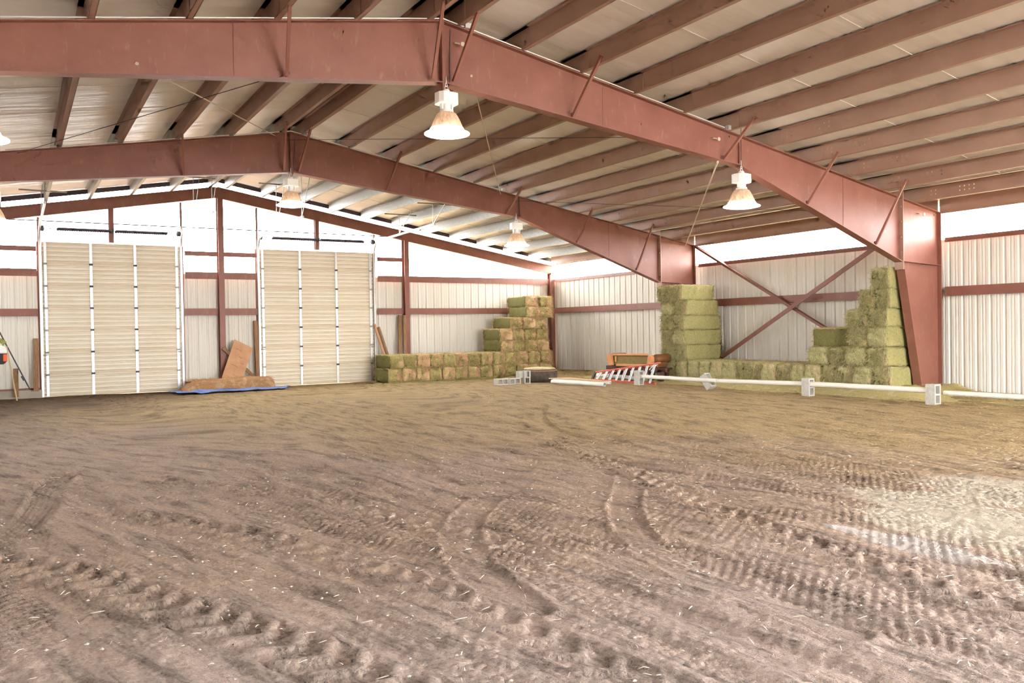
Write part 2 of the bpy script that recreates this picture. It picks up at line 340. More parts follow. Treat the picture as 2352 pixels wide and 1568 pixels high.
for pts, w, dep, kind in ARCS:
    d, s = arc_dist(X, Y, spl(pts)); q = np.abs(d)/w
    inside = 1-sstep(.8, 1.05, q); berm = np.exp(-((q-1.15)/.16)**2)
    if kind == 1: Z = Z*(1-inside*.8)+gbase(X, Y)*inside*.8-dep*inside*.5+berm*dep+np.exp(-((q-.25)/.12)**2)*dep*.5
    elif kind == 2: Z = Z*(1-inside)+gbase(X, Y)*inside-dep*inside*.6+berm*dep*.6+inside*.006*np.cos(d*2*PI/.055)
    else:
        chev = np.sin((s+np.abs(d)*.9)*2*PI/.24); Z = Z*(1-inside*.6)+gbase(X, Y)*inside*.6-dep*.3*inside+inside*dep*1.5*sstep(.1, .7, chev)+berm*dep*.5
nx, ny = len(xs), len(ys)
idx = np.arange(nx*ny).reshape(ny, nx)
quads = np.stack([idx[:-1,:-1], idx[:-1,1:], idx[1:,1:], idx[1:,:-1]], -1).reshape(-1, 4)
me = bpy.data.meshes.new('floor'); me.vertices.add(nx*ny); me.vertices.foreach_set('co', np.stack([X, Y, Z], -1).ravel())
me.loops.add(quads.size); me.loops.foreach_set('vertex_index', quads.ravel()); me.polygons.add(len(quads))
me.polygons.foreach_set('loop_start', np.arange(len(quads))*4); me.polygons.foreach_set('loop_total', np.full(len(quads), 4)); me.update(calc_edges=True)
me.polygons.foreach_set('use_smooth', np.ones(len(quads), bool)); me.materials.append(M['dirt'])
at = me.attributes.new('flow', 'FLOAT_VECTOR', 'POINT'); at.data.foreach_set('vector', np.stack([U, Y, np.zeros_like(X)], -1).astype(np.float32).ravel())
o = bpy.data.objects.new('floor', me); C.objects.link(o); tag(o, kind='structure')
def gz(x, y): return float(gbase(x, y))

# ------------------------------------------------------------------ corrugated sheet walls
def rib_profile(L, pitch=.3048, h=.032):
    pts = [(0, 0)]; x = .05
    while x+.1 < L:
        pts += [(x, 0), (x+.022, h), (x+.052, h), (x+.074, 0)]
        for k in (.135, .205):
            if x+k+.04 < L: pts += [(x+k, 0), (x+k+.012, .007), (x+k+.028, .007), (x+k+.04, 0)]
        x += pitch
    pts.append((L, 0)); return pts
def sheet(mb, axis, a, b, face, sgn, z0, z1):
    # interior surface at coordinate `face`; ribs stand out of the building (away from the inside)
    pr = rib_profile(b-a)
    def P(s, o_, z): return (a+s, face+sgn*o_, z) if axis == 'x' else (face+sgn*o_, a+s, z)
    vs = []; fs = []; n = len(pr)
    for s, h in pr: vs += [P(s, h, z0), P(s, h, z1), P(s, .045, z0), P(s, .045, z1)]
    for i in range(n-1):
        j = i*4; k = j+4
        fs += [(j, k, k+1, j+1), (j+2, j+3, k+3, k+2), (j+1, k+1, k+3, j+3), (j, j+2, k+2, k)]
    fs += [(0, 1, 3, 2), ((n-1)*4, (n-1)*4+2, (n-1)*4+3, (n-1)*4+1)]
    mb.add(vs, fs)
D1 = (-4.81, -1.12); D2 = (1.28, 5.13); HD = 4.30
mb = MB()
for a, b in ((-W, D1[0]-.1), (D1[1]+.1, D2[0]-.1), (D2[1]+.1, W)): sheet(mb, 'x', a, b, .06, 1, .02, ZT+.06)
tag(mb.build('wall_far', M['panel']), kind='structure')
mb = MB(); sheet(mb, 'y', YB, .06, W+.03, 1, .0, ZT+.05); tag(mb.build('wall_right', M['panel']), kind='structure')
mb = MB(); sheet(mb, 'y', YB, .06, -W-.03, -1, .0, ZT+.05); tag(mb.build('wall_left', M['panel']), kind='structure')
mb = MB()  # unseen end wall added behind the camera, openings shaped to tune the fill light
for a, b, z1_ in ((-W, -2.0, ZT), (9.0, W, ZT)): sheet(mb, 'x', a, b, YB-.06, -1, .0, ZT)
mb.box((-2.0, YB-.1, 3.3), (9.0, YB-.06, ZT+.06))
mb.prism([(-W, ZT), (0, ZT), (0, HT+.32), (-W, ztop(W)+.32)], YB-.10, YB-.06)
tag(mb.build('wall_back_unseen', M['panel']), kind='structure')
# concrete curbs and base angle
mb = MB()
for a, b in ((-W, D1[0]-.06), (D1[1]+.06, D2[0]-.06), (D2[1]+.06, W+.05)): mb.box((a, -.1, -.5), (b, .25, .10))
tag(mb.build('baseboard_far', M['conc']), kind='structure')
mb = MB(); mb.box((W-.12, YB, -.5), (W+.2, .2, .01)); tag(mb.build('baseboard_right', M['conc']), kind='structure')
mb = MB(); mb.box((-W-.2, YB, -.5), (-W+.12, .2, .01)); tag(mb.build('baseboard_left', M['conc']), kind='structure')
mb = MB()
for a, b in ((-W, D1[0]-.1), (D1[1]+.1, D2[0]-.1), (D2[1]+.1, W-.1)): mb.box((a, -.03, .10), (b, .05, .15))
tag(mb.build('trim_1', M['red']), kind='structure')
# roof
PH = .30
mb = MB(); z0 = HT+PH+.005
def roofz(x): return z0-SL*abs(x)
nn = 90
for sg in (-1, 1):
    xa = [0, W+.35]; yy = np.linspace(YB, .25, 220)
    xx = np.linspace(0, W+.35, 30); vs = []; fs = []
    for i, y in enumerate(yy):
        for j, x in enumerate(xx):
            vs.append((sg*x, y, roofz(x)))
    nj = len(xx)
    for i in range(len(yy)-1):
        for j in range(nj-1): fs.append((i*nj+j, i*nj+j+1, (i+1)*nj+j+1, (i+1)*nj+j))
    mb.add(vs, fs)
    mb.add([(0, YB, z0+.12), (sg*(W+.35), YB, roofz(W+.35)+.12), (sg*(W+.35), .25, roofz(W+.35)+.12), (0, .25, z0+.12)], [(0,1,2,3)])
ceil = mb.build('ceiling', M['insul'], smooth=True); tag(ceil, kind='structure')
# rake angle at the end wall, seam battens of the insulation
mb = MB()
for sg in (-1, 1): mb.beam((0, .02, HT+PH-.07), (sg*W, .02, HT+PH-.07-SL*W), .05, .13)
tag(mb.build('trim_2', M['dark']), kind='structure')
for k, y in enumerate((-2.2, -4.0, -5.8, -9.9, -11.7, -13.5, -17.9, -19.7, -21.5)):
    mb = MB()
    for sg in (-1, 1): mb.beam((sg*.05, y, z0-.006), (sg*(W-.1), y+.0, roofz(W-.1)-.006), .016, .012)
    tag(mb.build('trim_%d' % (k+3), M['insul']), kind='structure')

# ------------------------------------------------------------------ main frames
def frame(Yc, label, near):
    t = empty('portal_frame', (0, Yc, 0), label, 'steel frame', 'main frames of the arena')
    fw = .20
    for sg in (-1, 1):
        # rafter
        mb = MB(); XK, ZK = 10.98, 2.91
        top = [(0.0, HT-.012), (XK, ztop(XK)-.012)]; bot = [(0, 5.27), (6.07, 4.58), (XK, ZK)]
        poly = [(sg*x, z) for x, z in top]+[(sg*x, z) for x, z in reversed(bot)]
        mb.prism(poly, Yc-.005, Yc+.005)
        mb.beam((0, Yc, HT-.012), (sg*XK, Yc, ztop(XK)-.012), fw, .014)
        for (xa, za), (xb, zb) in zip(bot[:-1], bot[1:]): mb.beam((sg*xa, Yc, za), (sg*xb, Yc, zb), fw, .016)
        for xj in (3.0, 9.12):
            zt = ztop(xj)-.02; zb = np.interp(xj, [b_[0] for b_ in bot], [b_[1] for b_ in bot])
            mb.box((sg*xj-.004, Yc-.011, zb), (sg*xj+.004, Yc+.011, zt))
        mb.build('rafter', M['red'], t)
        # web stiffener at the knee of the rafter
        mb = MB(); mb.box((sg*6.14-.006, Yc-.045, 4.58), (sg*6.14+.006, Yc+.045, ztop(6.14)-.02)); mb.build('web_stiffener', M['red'], t)
        # column
        mb = MB(); XO = 12.34
        poly = [(sg*XK, ztop(XK)-.012), (sg*XO, ztop(XO)-.012), (sg*XO, -.1), (sg*11.65, -.1), (sg*XK, ZK)]
        mb.prism(poly, Yc-.006, Yc+.006)
        mb.beam((sg*XK, Yc, ztop(XK)-.012), (sg*(XO+.0), Yc, ztop(XO)-.012), fw, .014)
        mb.beam((sg*XO, Yc, ztop(XO)), (sg*XO, Yc, -.1), fw, .016, (0,1,0)) if False else mb.box((sg*XO-.009, Yc-.1, -.1), (sg*XO+.009, Yc+.1, ztop(XO)-.012))
        mb.beam((sg*XK, Yc, ZK), (sg*11.65, Yc, -.1), .2, .016, (sg*1, 0, .1))
        mb.beam((sg*XK, Yc, ZK+.02), (sg*XO, Yc, ZK-.04), fw, .014)
        mb.box((sg*11.35-.3, Yc-.1, 1.12), (sg*11.35-.3, Yc-.1, 1.12))
        mb.build('column', M['red'], t)
        # bolted plates at the eave
        mb = MB(); mb.box((sg*XK-.022, Yc-.105, ZK-.16), (sg*XK+.0, Yc+.105, ztop(XK)+.14)); mb.build('splice_plate', M['redp'], t)
        for zb in (3.12, 3.45, 3.78, 4.1):
            for q in (-.06, .06):
                mb = MB(); mb.lathe([(.0, 0), (.02, 0), (.02, .03), (0, .03)], (sg*XK-.022-.03, Yc+q, zb), 6, 'x'); mb.build('bolt', M['redp'], t)
        for xb in (2.33, 5.7, 7.95, 10.05):
            zb = float(np.interp(xb, [b_[0] for b_ in bot], [b_[1] for b_ in bot]))
            for q in (-1,) if True else (-1, 1):
                mb = MB(); xp = xb+.12
                mb.beam((sg*xb, Yc+q*.09, zb+.03), (sg*xp, Yc+q*.72, ztop(xp)+.09), .045, .045); mb.beam((sg*xb, Yc+q*.07, zb+.01), (sg*xb, Yc+q*.07, zb+.09), .05, .012)
                mb.build('flange_brace', M['red'], t)
        mb = MB(); xb = .17
        mb.beam((sg*xb, Yc-.09, 5.3), (sg*(xb+.12), Yc-.75, ztop(xb)+.09), .045, .045); mb.build('flange_brace', M['red'], t)
    mb = MB(); mb.box((-.02, Yc-.105, 5.16), (.0, Yc+.105, HT+.14)); mb.build('splice_plate', M['red'], t)
    mb = MB(); mb.box((.002, Yc-.105, 5.16), (.022, Yc+.105, HT+.14)); mb.build('splice_plate', M['red'], t)
    return t
frame(Y1, 'nearest rust-red steel frame spanning the arena, its column beside the right-hand hay stairs', True)
frame(Y2, 'second rust-red steel frame, smaller in view, its column behind the tall narrow hay stack', False)
# frame behind the camera position carries the roof over it
frame(-24.0, 'rust-red steel frame nearest the camera, overhead', True) if False else None

# end wall frame
def channel(mb, p, q, depth, fl, th=.01, updir=(0,0,1)):
    mb.beam(p, q, th, depth, updir)
    p = Vector(p); q = Vector(q); d = (q-p).normalized(); u = Vector(updir); r = d.cross(u).normalized(); u = r.cross(d)
    for s in (-1, 1): mb.beam(p+u*s*(depth/2-th/2), q+u*s*(depth/2-th/2), fl, th, updir)
t = empty('end_wall_rafter', (0, 0, 0), 'dark rust-red rafter along the top of the end wall, over both doors', 'rafter')
for sg in (-1, 1):
    mb = MB(); channel(mb, (0, -.02, HT-.17), (sg*12.5, -.02, HT-.17-SL*12.5), .34, .12); mb.build('rafter', M['red'], t)
mb = MB(); mb.box((-.1, -.09, HT-.35), (.1, .05, HT-.02)); mb.build('ridge_plate', M['red'], t)
for x, z0c, w, lab in ((0.07, -.12, .17, 'rust-red end-wall column under the ridge, between the two overhead doors'),
                 (6.32, -.1, .17, 'rust-red end-wall column right of the overhead doors, leaning boards at its foot'),
                 (12.42, -.1, .16, 'rust-red corner column where the end wall meets the right wall')):
    z1c = ztop(x)-.33 if x < 12 else 3.75
    mb = MB(); mb.box((x-w/2, -.22, z0c), (x+w/2, -.208, z1c)); mb.box((x-w/2, .02, z0c), (x+w/2, .032, z1c)); mb.box((x-.005, -.21, z0c), (x+.005, .022, z1c))
    mb.box((x-w/2-.03, -.25, z0c), (x+w/2+.03, .06, z0c+.02))
    tag(mb.build('end_wall_column', M['red']), lab, 'column', 'end wall columns')
for x, lab in ((-3.0, 'short rust-red post above the middle of the left-hand overhead door'), (3.18, 'short rust-red post above the middle of the right-hand overhead door')):
    mb = MB(); mb.box((x-.07, -.08, HD+.03), (x+.07, -.07, ztop(x)-.33)); mb.box((x-.005, -.07, HD+.03), (x+.005, .05, ztop(x)-.33)); mb.box((x-.07, .04, HD+.03), (x+.07, .05, ztop(x)-.33))
    tag(mb.build('header_post', M['red']), lab, 'post', 'posts above the overhead doors')
for x, lab in ((-4.87, 'dark jamb post at the left edge of the left-hand overhead door'), (-1.06, 'dark jamb post at the right edge of the left-hand overhead door'),
               (1.22, 'dark jamb post at the left edge of the right-hand overhead door'), (5.19, 'dark jamb post at the right edge of the right-hand overhead door')):
    mb = MB(); mb.box((x-.03, -.03, -.15), (x+.03, .055, ztop(x)-.36)); mb.box((x-.055, .02, -.15), (x+.055, .05, HD))
    tag(mb.build('jamb_post', M['red']), lab, 'post', 'door jamb posts')
# girts of the end wall
def girt(p, q, label, group, sgn=(0,-1,0), h=.2):
    mb = MB(); p = Vector(p); q = Vector(q); s = Vector(sgn)
    mb.beam(p, q, .008, h) ; mb.beam(p+Vector((0,0,h/2))-s*.045, q+Vector((0,0,h/2))-s*.045, .09, .008); mb.beam(p-Vector((0,0,h/2))+s*.0-s*.02, q-Vector((0,0,h/2))-s*.02, .05, .008)
    mb.beam(p+Vector((0,0,-h/2+.03))-s*.0, q+Vector((0,0,-h/2+.03)), .02, .008)
    tag(mb.build('wall_girt', M['red']), label, 'girt', group)
spans = [(-W, -4.93, 'left of the left door'), (-.99, -.04, 'between left door and ridge column'), (.17, 1.17, 'between ridge column and right door'), (5.26, 6.22, 'just right of the right door'), (6.42, 12.3, 'behind the corner hay stack')]
for a, b, wh in spans:
    girt((a, -.12, ZG), (b, -.12, ZG), 'rust-red middle wall girt %s' % wh, 'end wall girts')
    girt((a, -.12, ZT), (b, -.12, ZT), 'rust-red girt topping the end wall panels %s' % wh, 'end wall girts')
    if b < 6.3: girt((a, -.1, 4.08), (b, -.1, 4.08), 'dark girt crossing the white opening %s' % wh, 'upper end wall girts', h=.13)
for a, b, wh in ((-W, -4.9, 'left of the left door'), (-4.8, -.02, 'over the left-hand door'), (.15, 6.25, 'over the right-hand door')):
    mb = MB(); mb.beam((a, -.03, 4.88), (b, -.03, 4.88), .03, .028); tag(mb.build('sag_rod', M['dark']), 'thin dark rod high across the end opening, %s' % wh, 'rod', 'high rods of the end wall')
# girts and eave of the right and left walls
for sg, side in ((1, 'right'), (-1, 'left')):
    for ya, yb, bay in ((YB, Y1-.12, 'nearest the camera'), (Y1+.12, Y2-.12, 'between the two frames'), (Y2+.12, -.25, 'by the far corner')):
        x = sg*(W-.12)
        girt((x, ya, ZG), (x, yb, ZG), 'rust-red middle girt of the %s wall, bay %s' % (side, bay), 'side wall girts', (-sg,0,0))
        girt((x, ya, ZT+.03), (x, yb, ZT+.03), 'rust-red girt topping the %s wall panels, bay %s' % (side, bay), 'side wall girts', (-sg,0,0), h=.09)
        mb = MB(); zz = ztop(12.4); mb.box((sg*12.42-.006, ya-.1, zz-.02), (sg*12.42+.006, yb+.1, zz+.305)); mb.box((sg*12.42-.05, ya-.1, zz-.02), (sg*12.42+.0, yb+.1, zz-.01)); mb.box((sg*12.42, ya-.1, zz+.285), (sg*12.42+.08, yb+.1, zz+.295))
        tag(mb.build('eave_strut', M['redp']), 'rust-red eave strut over the %s wall, bay %s' % (side, bay), 'eave strut', 'eave struts')

# ------------------------------------------------------------------ purlins
PX = [.25+1.115*k for k in range(11)]
bays = ((YB, Y1+.35, 'nearest the camera', 'redp'), (Y1-.35, Y2+.35, 'between the two frames', 'redp'), (Y2-.45, -.1, 'by the end wall', 'galv'))
for sg, side in ((1, 'right'), (-1, 'left')):
    for k, x in enumerate(PX):
        for bi, (ya, yb, bay, mt) in enumerate(bays):
            off = .006 if bi == 1 else 0
            xx = sg*x; zz = ztop(x)+off; mb = MB(); h = PH-.012-off
            mb.box((xx-.004-off, ya, zz), (xx+.004-off, yb, zz+h))
            mb.box((xx, ya, zz), (xx+.075, yb, zz+.006)); mb.box((xx+.069, ya, zz), (xx+.075, yb, zz+.022))
            mb.box((xx-.075, ya, zz+h-.006), (xx, yb, zz+h))
            tag(mb.build('roof_purlin', M[('redq' if mt == 'redp' else 'galq') if k > 5 and sg > 0 else mt]), '%s purlin, %s below the ridge on the %s slope, bay %s' % ('grey galvanised' if mt == 'galv' else 'rust-brown', ORD[k], side, bay), 'purlin', 'roof purlins')

# ------------------------------------------------------------------ cross bracing
def rod(p, q, label, r=.009, mat='rod', name='brace_rod', cat='rod', group='roof cross bracing rods'):
    mb = MB(); mb.tube([p, q], r, 8); mb.tube([Vector(p)-(Vector(q)-Vector(p)).normalized()*.05, p], .022, 6)
    tag(mb.build(name, M[mat]), label, cat, group)
rod((5.65, -15.9, 4.60), (12.0, -8.12, 4.05), 'pale brace rod slanting down to the second frame eave, left of the right lamp', .014)
rod((.54, -15.9, 5.45), (5.55, -8.12, 5.15), 'thin pale brace rod hanging down right of the ridge lamp')
rod((-4.15, -15.9, 4.95), (-.30, -8.12, 6.05), 'thin pale brace rod crossing the upper left roof to the ridge of the second frame')
rod((-2.3, -15.9, 5.1), (-5.4, -8.12, 5.2), 'faint grey brace rod low across the left roof between the frames', .006, 'dark')
rod((5.9, -15.9, 5.1), (-.1, -8.12, 6.0), 'faint grey brace rod crossing the right roof behind the ridge lamp', .005, 'dark')
rod((12.2, -15.9, 4.0), (5.9, -8.12, 5.0), 'faint grey brace rod passing just under the right lamp', .005, 'dark')
mb = MB(); mb.beam((12.36, -8.15, 4.03), (12.36, -15.75, -.05), .10, .02, (1,0,0)); mb.beam((12.33, -8.15, 4.07), (12.33, -15.75, -.01), .012, .09, (1,0,0))
tag(mb.build('wall_brace', M['red']), 'rust-red wall brace falling from the second frame towards the near column, behind hay', 'brace', 'crossed braces of the right wall')
mb = MB(); mb.beam((12.24, -15.8, 4.15), (12.24, -8.3, .12), .11, .03, (1,0,0))
tag(mb.build('wall_brace', M['red']), 'rust-red wall brace rising from behind the tall hay stack to the near column', 'brace', 'crossed braces of the right wall')

# ------------------------------------------------------------------ overhead doors
def door(n, x0, x1, trax):
    zb, zt = -.12, HD; ns = 7; sh = (zt-zb)/ns
    t = empty('door_%d' % n, ((x0+x1)/2, 0, zb), kind='structure')
    for i in range(ns):
        za = zb+i*sh; mb = MB(); pr = [(.0, za+.001)]
        nr = 5
        for k in range(nr):
            c_ = za+(k+.5)*sh/nr; pr += [(.0, c_-.03), (.016, c_-.024), (.016, c_-.010), (.0, c_-.004), (.0, c_+.010), (.026, c_+.014), (.026, c_+.024), (.0, c_+.03)]
        pr += [(.0, za+sh-.012), (.02, za+sh-.012), (.02, za+sh), (.045, za+sh), (.045, za)]
        mb.prism([(y-.005, z) for y, z in pr], x0, x1, 'x'); mb.build('door_panel', M['door'], t)
    ww = x1-x0
    for q, f in enumerate((.025, .34, .66, .975)):
        xc = x0+f*ww; mb = MB()
        for i in range(ns):
            za = zb+i*sh; mb.box((xc-.036, -.035, za+.02), (xc+.036, -.005, za+sh-.02))
        s_ = mb.build('stile', M['galvb'], t)
        for i in range(1, ns):
            za = zb+i*sh; mb = MB(); mb.box((xc-.045, -.045, za-.03), (xc+.045, -.03, za+.03)); mb.tube([(xc-.05, -.05, za), (xc+.05, -.05, za)], .012, 6); mb.build('hinge', M['dark'] if q in (1, 2) else M['galv'], s_)
    for sgn, xc in ((-1, x0-.035), (1, x1+.035)):
        mb = MB(); mb.box((xc-.03, -.075, zb), (xc+.03, -.065, 4.35)); mb.box((xc+sgn*.03-.003, -.09, zb), (xc+sgn*.03+.003, .0, 4.35))
        mb.box((xc-.02, -.06, zb), (xc+.02, -.02, 4.9))
        mb.build('vertical_track', M['galvb'], t)
        pts = [(xc, -.07, 4.3)]+[(xc, -.07-.45*(1-math.cos(a)), 4.25+.42*math.sin(a)) for a in np.linspace(.1, PI/2, 9)]+[(xc, -.9, 4.675), (xc, -4.9, 4.72)]
        mb = MB()
        for a, b_ in zip(pts[:-1], pts[1:]): mb.beam(a, b_, .05, .055)
        mb.build('horizontal_track', M['galvb'], t)
        for yy, lean in ((-4.8, .0), (-2.3, .0)):
            mb = MB(); zt2 = ztop(xc)+.03
            mb.beam((xc, yy, 4.72), (xc, yy, zt2), .03, .012); mb.beam((xc, yy-.02, 4.74), (xc, yy-1.0, zt2), .03, .012, (1,0,0)); mb.beam((xc-.5, yy, zt2), (xc+.6, yy, zt2-SL*(.0)), .035, .035)
            mb.build('track_hanger', M['galv'], t)
        mb = MB(); mb.lathe([(0, -.06), (.06, -.06), (.085, -.04), (.085, .03), (.05, .06), (0, .06)], (xc-sgn*.07, -.12, 4.66), 14, 'x'); mb.build('cable_drum', M['dark'], t)
        mb = MB(); mb.box((xc-.004, -.2, 4.5), (xc+.004, .0, 4.8)); mb.build('bearing_plate', M['galv'], t)
    mb = MB(); mb.tube([(x0-.05, -.12, 4.66), (x1+.05, -.12, 4.66)], .012, 8); mb.build('torsion_shaft', M['galv'], t)
    xm = (x0+x1)/2
    for a, b_ in ((x0+.4, xm-.06), (xm+.06, x1-.35)):
        mb = MB(); L = b_-a; n_ = int(L/.03)
        mb.tube([(a+L*k/n_, -.12, 4.66+(-.012 if k % 2 else 0)) for k in range(n_+1)], [.048+(.007 if k % 2 else 0) for k in range(n_+1)], 10); mb.build('torsion_spring', M['dark'], t)
    mb = MB(); mb.box((xm-.03, -.17, 4.59), (xm+.03, .0, 4.72)); mb.build('center_bracket', M['dark'], t)
    for sgn, xc in ((-1, x0+.02), (1, x1-.02)):
        mb = MB(); mb.box((xc-.09, -.05, 1.05), (xc+.05, -.035, 1.10)); mb.tube([(xc-.1*sgn, -.07, 1.08), (xc+.04*sgn, -.07, 1.08)], .012, 6); mb.build('slide_bolt', M['galv'], t)
    return t
door(1, D1[0], D1[1], 1); door(2, D2[0], D2[1], 1)

# ------------------------------------------------------------------ lamps
def lamp():
    t = empty('high_bay_lamp', (0, 0, 0))
    mb = MB(); pts = [(.0, 0, .10), (0, 0, -.02)]
    mb.tube(pts, .009, 6)
    for zc, r in ((-.03, .022), (-.075, .028)):
        mb.tube([(r*math.sin(a), .004*math.cos(a*2), zc+r*1.2*math.cos(a)) for a in np.linspace(0, 2*PI, 13)], .006, 6, False)
    mb.build('hook', M['galvb'], t, local=True, smooth=True)
    mb = MB(); mb.lathe([(0, -.10), (.045, -.10), (.055, -.12), (.055, -.16), (0, -.16)], n=16); mb.build('junction_cap', M['lampw'], t, local=True)
    mb = MB(); a, b_ = .165, .13; c_ = .07
    poly = [(-a, -b_+c_), (-a+c_*.6, -b_), (a-c_*.6, -b_), (a, -b_+c_), (a, b_-c_), (a-c_*.6, b_), (-a+c_*.6, b_), (-a, b_-c_)]
    mb.prism(poly, -.32, -.155, 'z'); mb.build('ballast_housing', M['lampw'], t, local=True, bevel=.008)
    mb = MB(); mb.lathe([(.065, -.32), (.06, -.40), (.10, -.405), (.105, -.44), (.0, -.44)], n=20)
    for s in (-1, 1): mb.box((s*.085-.012, -.03, -.40), (s*.085+.012, .03, -.31))
    mb.build('socket_neck', M['lampw'], t, local=True)
    mb = MB(); prof = [(.105, -.44), (.135, -.455), (.165, -.50), (.195, -.56), (.225, -.63), (.245, -.675)]
    mb.lathe(prof, n=48, lump=lambda t_, i: .012*math.cos(24*t_)); mb.lathe([(r-.006, z) for r, z in prof], n=48, lump=lambda t_, i: .012*math.cos(24*t_))
    mb.build('shade', M['shade'], t, local=True, smooth=True)
    mb = MB(); mb.lathe([(.245, -.672), (.262, -.705), (.295, -.73), (.335, -.745), (.335, -.757), (.25, -.775), (.12, -.788), (.0, -.792)], n=48)
    mb.build('lens', M['lens'], t, local=True, smooth=True)
    mb = MB(); mb.tube([(.02, 0, -.06), (.07, .03, -.02), (.10, .06, .12), (.13, .09, .5), (.15, .1, .85)], .005, 6); mb.build('cord', M['dark'], t, local=True)
    return t
lp = lamp(); first = True
for x, z, y, lab in ((.03, 5.25, -16.05, 'large bright white bell lamp under the ridge of the nearest frame'),
                     (6.10, 4.55, -16.05, 'white bell lamp under the right rafter of the nearest frame'),
                     (-5.87, 4.58, -16.05, 'white bell lamp half cut off by the left edge, under the nearest frame'),
                     (-.03, 5.25, -8.2, 'brown dusty bell lamp under the ridge of the second frame'),
                     (5.97, 4.56, -8.2, 'small dusty bell lamp under the right rafter of the second frame'),
                     (-5.86, 4.56, -8.2, 'small tan bell lamp half cut off by the left edge, under the second frame')):
    o = lp if first else copy_tree(lp); first = False
    o.location = (x, y, z); o.rotation_euler = (0, 0, random.uniform(-.2, .9) if x > 1 else .1)
    tag(o, lab, 'lamp', 'high bay lamps')
# conduits along the frames with junction boxes
for Yc, xe, lab in ((Y1, 5.7, 'pale electrical conduit along the top edge of the nearest frame'), (Y2, 5.5, 'pale electrical conduit along the top edge of the second frame')):
    t = empty('conduit', (0, Yc-.1, HT), lab, 'conduit', 'lighting conduits')
    mb = MB(); mb.tube([(-5.6, Yc-.105, ztop(5.6)+.015), (0, Yc-.105, HT+.015), (xe, Yc-.105, ztop(xe)+.015)], .011, 8); mb.build('pipe', M['galvb'], t)
    for x in (.42, xe+.12, -5.75):
        mb = MB(); mb.box((x-.07, Yc-.16, ztop(x)+.0), (x+.07, Yc-.08, ztop(x)+.075)); mb.build('junction_box', M['galvb'], t)
# eye bolts and rod ends seen against the near frame's web
for x, z in ((.22, 5.9), (5.45, 5.02), (11.6, 4.0)):
    mb = MB(); mb.tube([(x, Y1-.006, z), (x-.0, Y1-.06, z-.01), (x+.1, Y1-.10, z-.03)], .012, 6); mb.lathe([(0, 0), (.035, .0), (.035, .02), (0, .02)], (x+.1, Y1-.12, z-.03), 8, 'y')
    tag(mb.build('hook_bolt', M['rod']), 'small %s hook bolt on the nearest frame web, %s' % ('pale', 'by the ridge' if x < 1 else ('above the right lamp' if x < 8 else 'above the right column')), 'bolt', 'hook bolts on the frame')

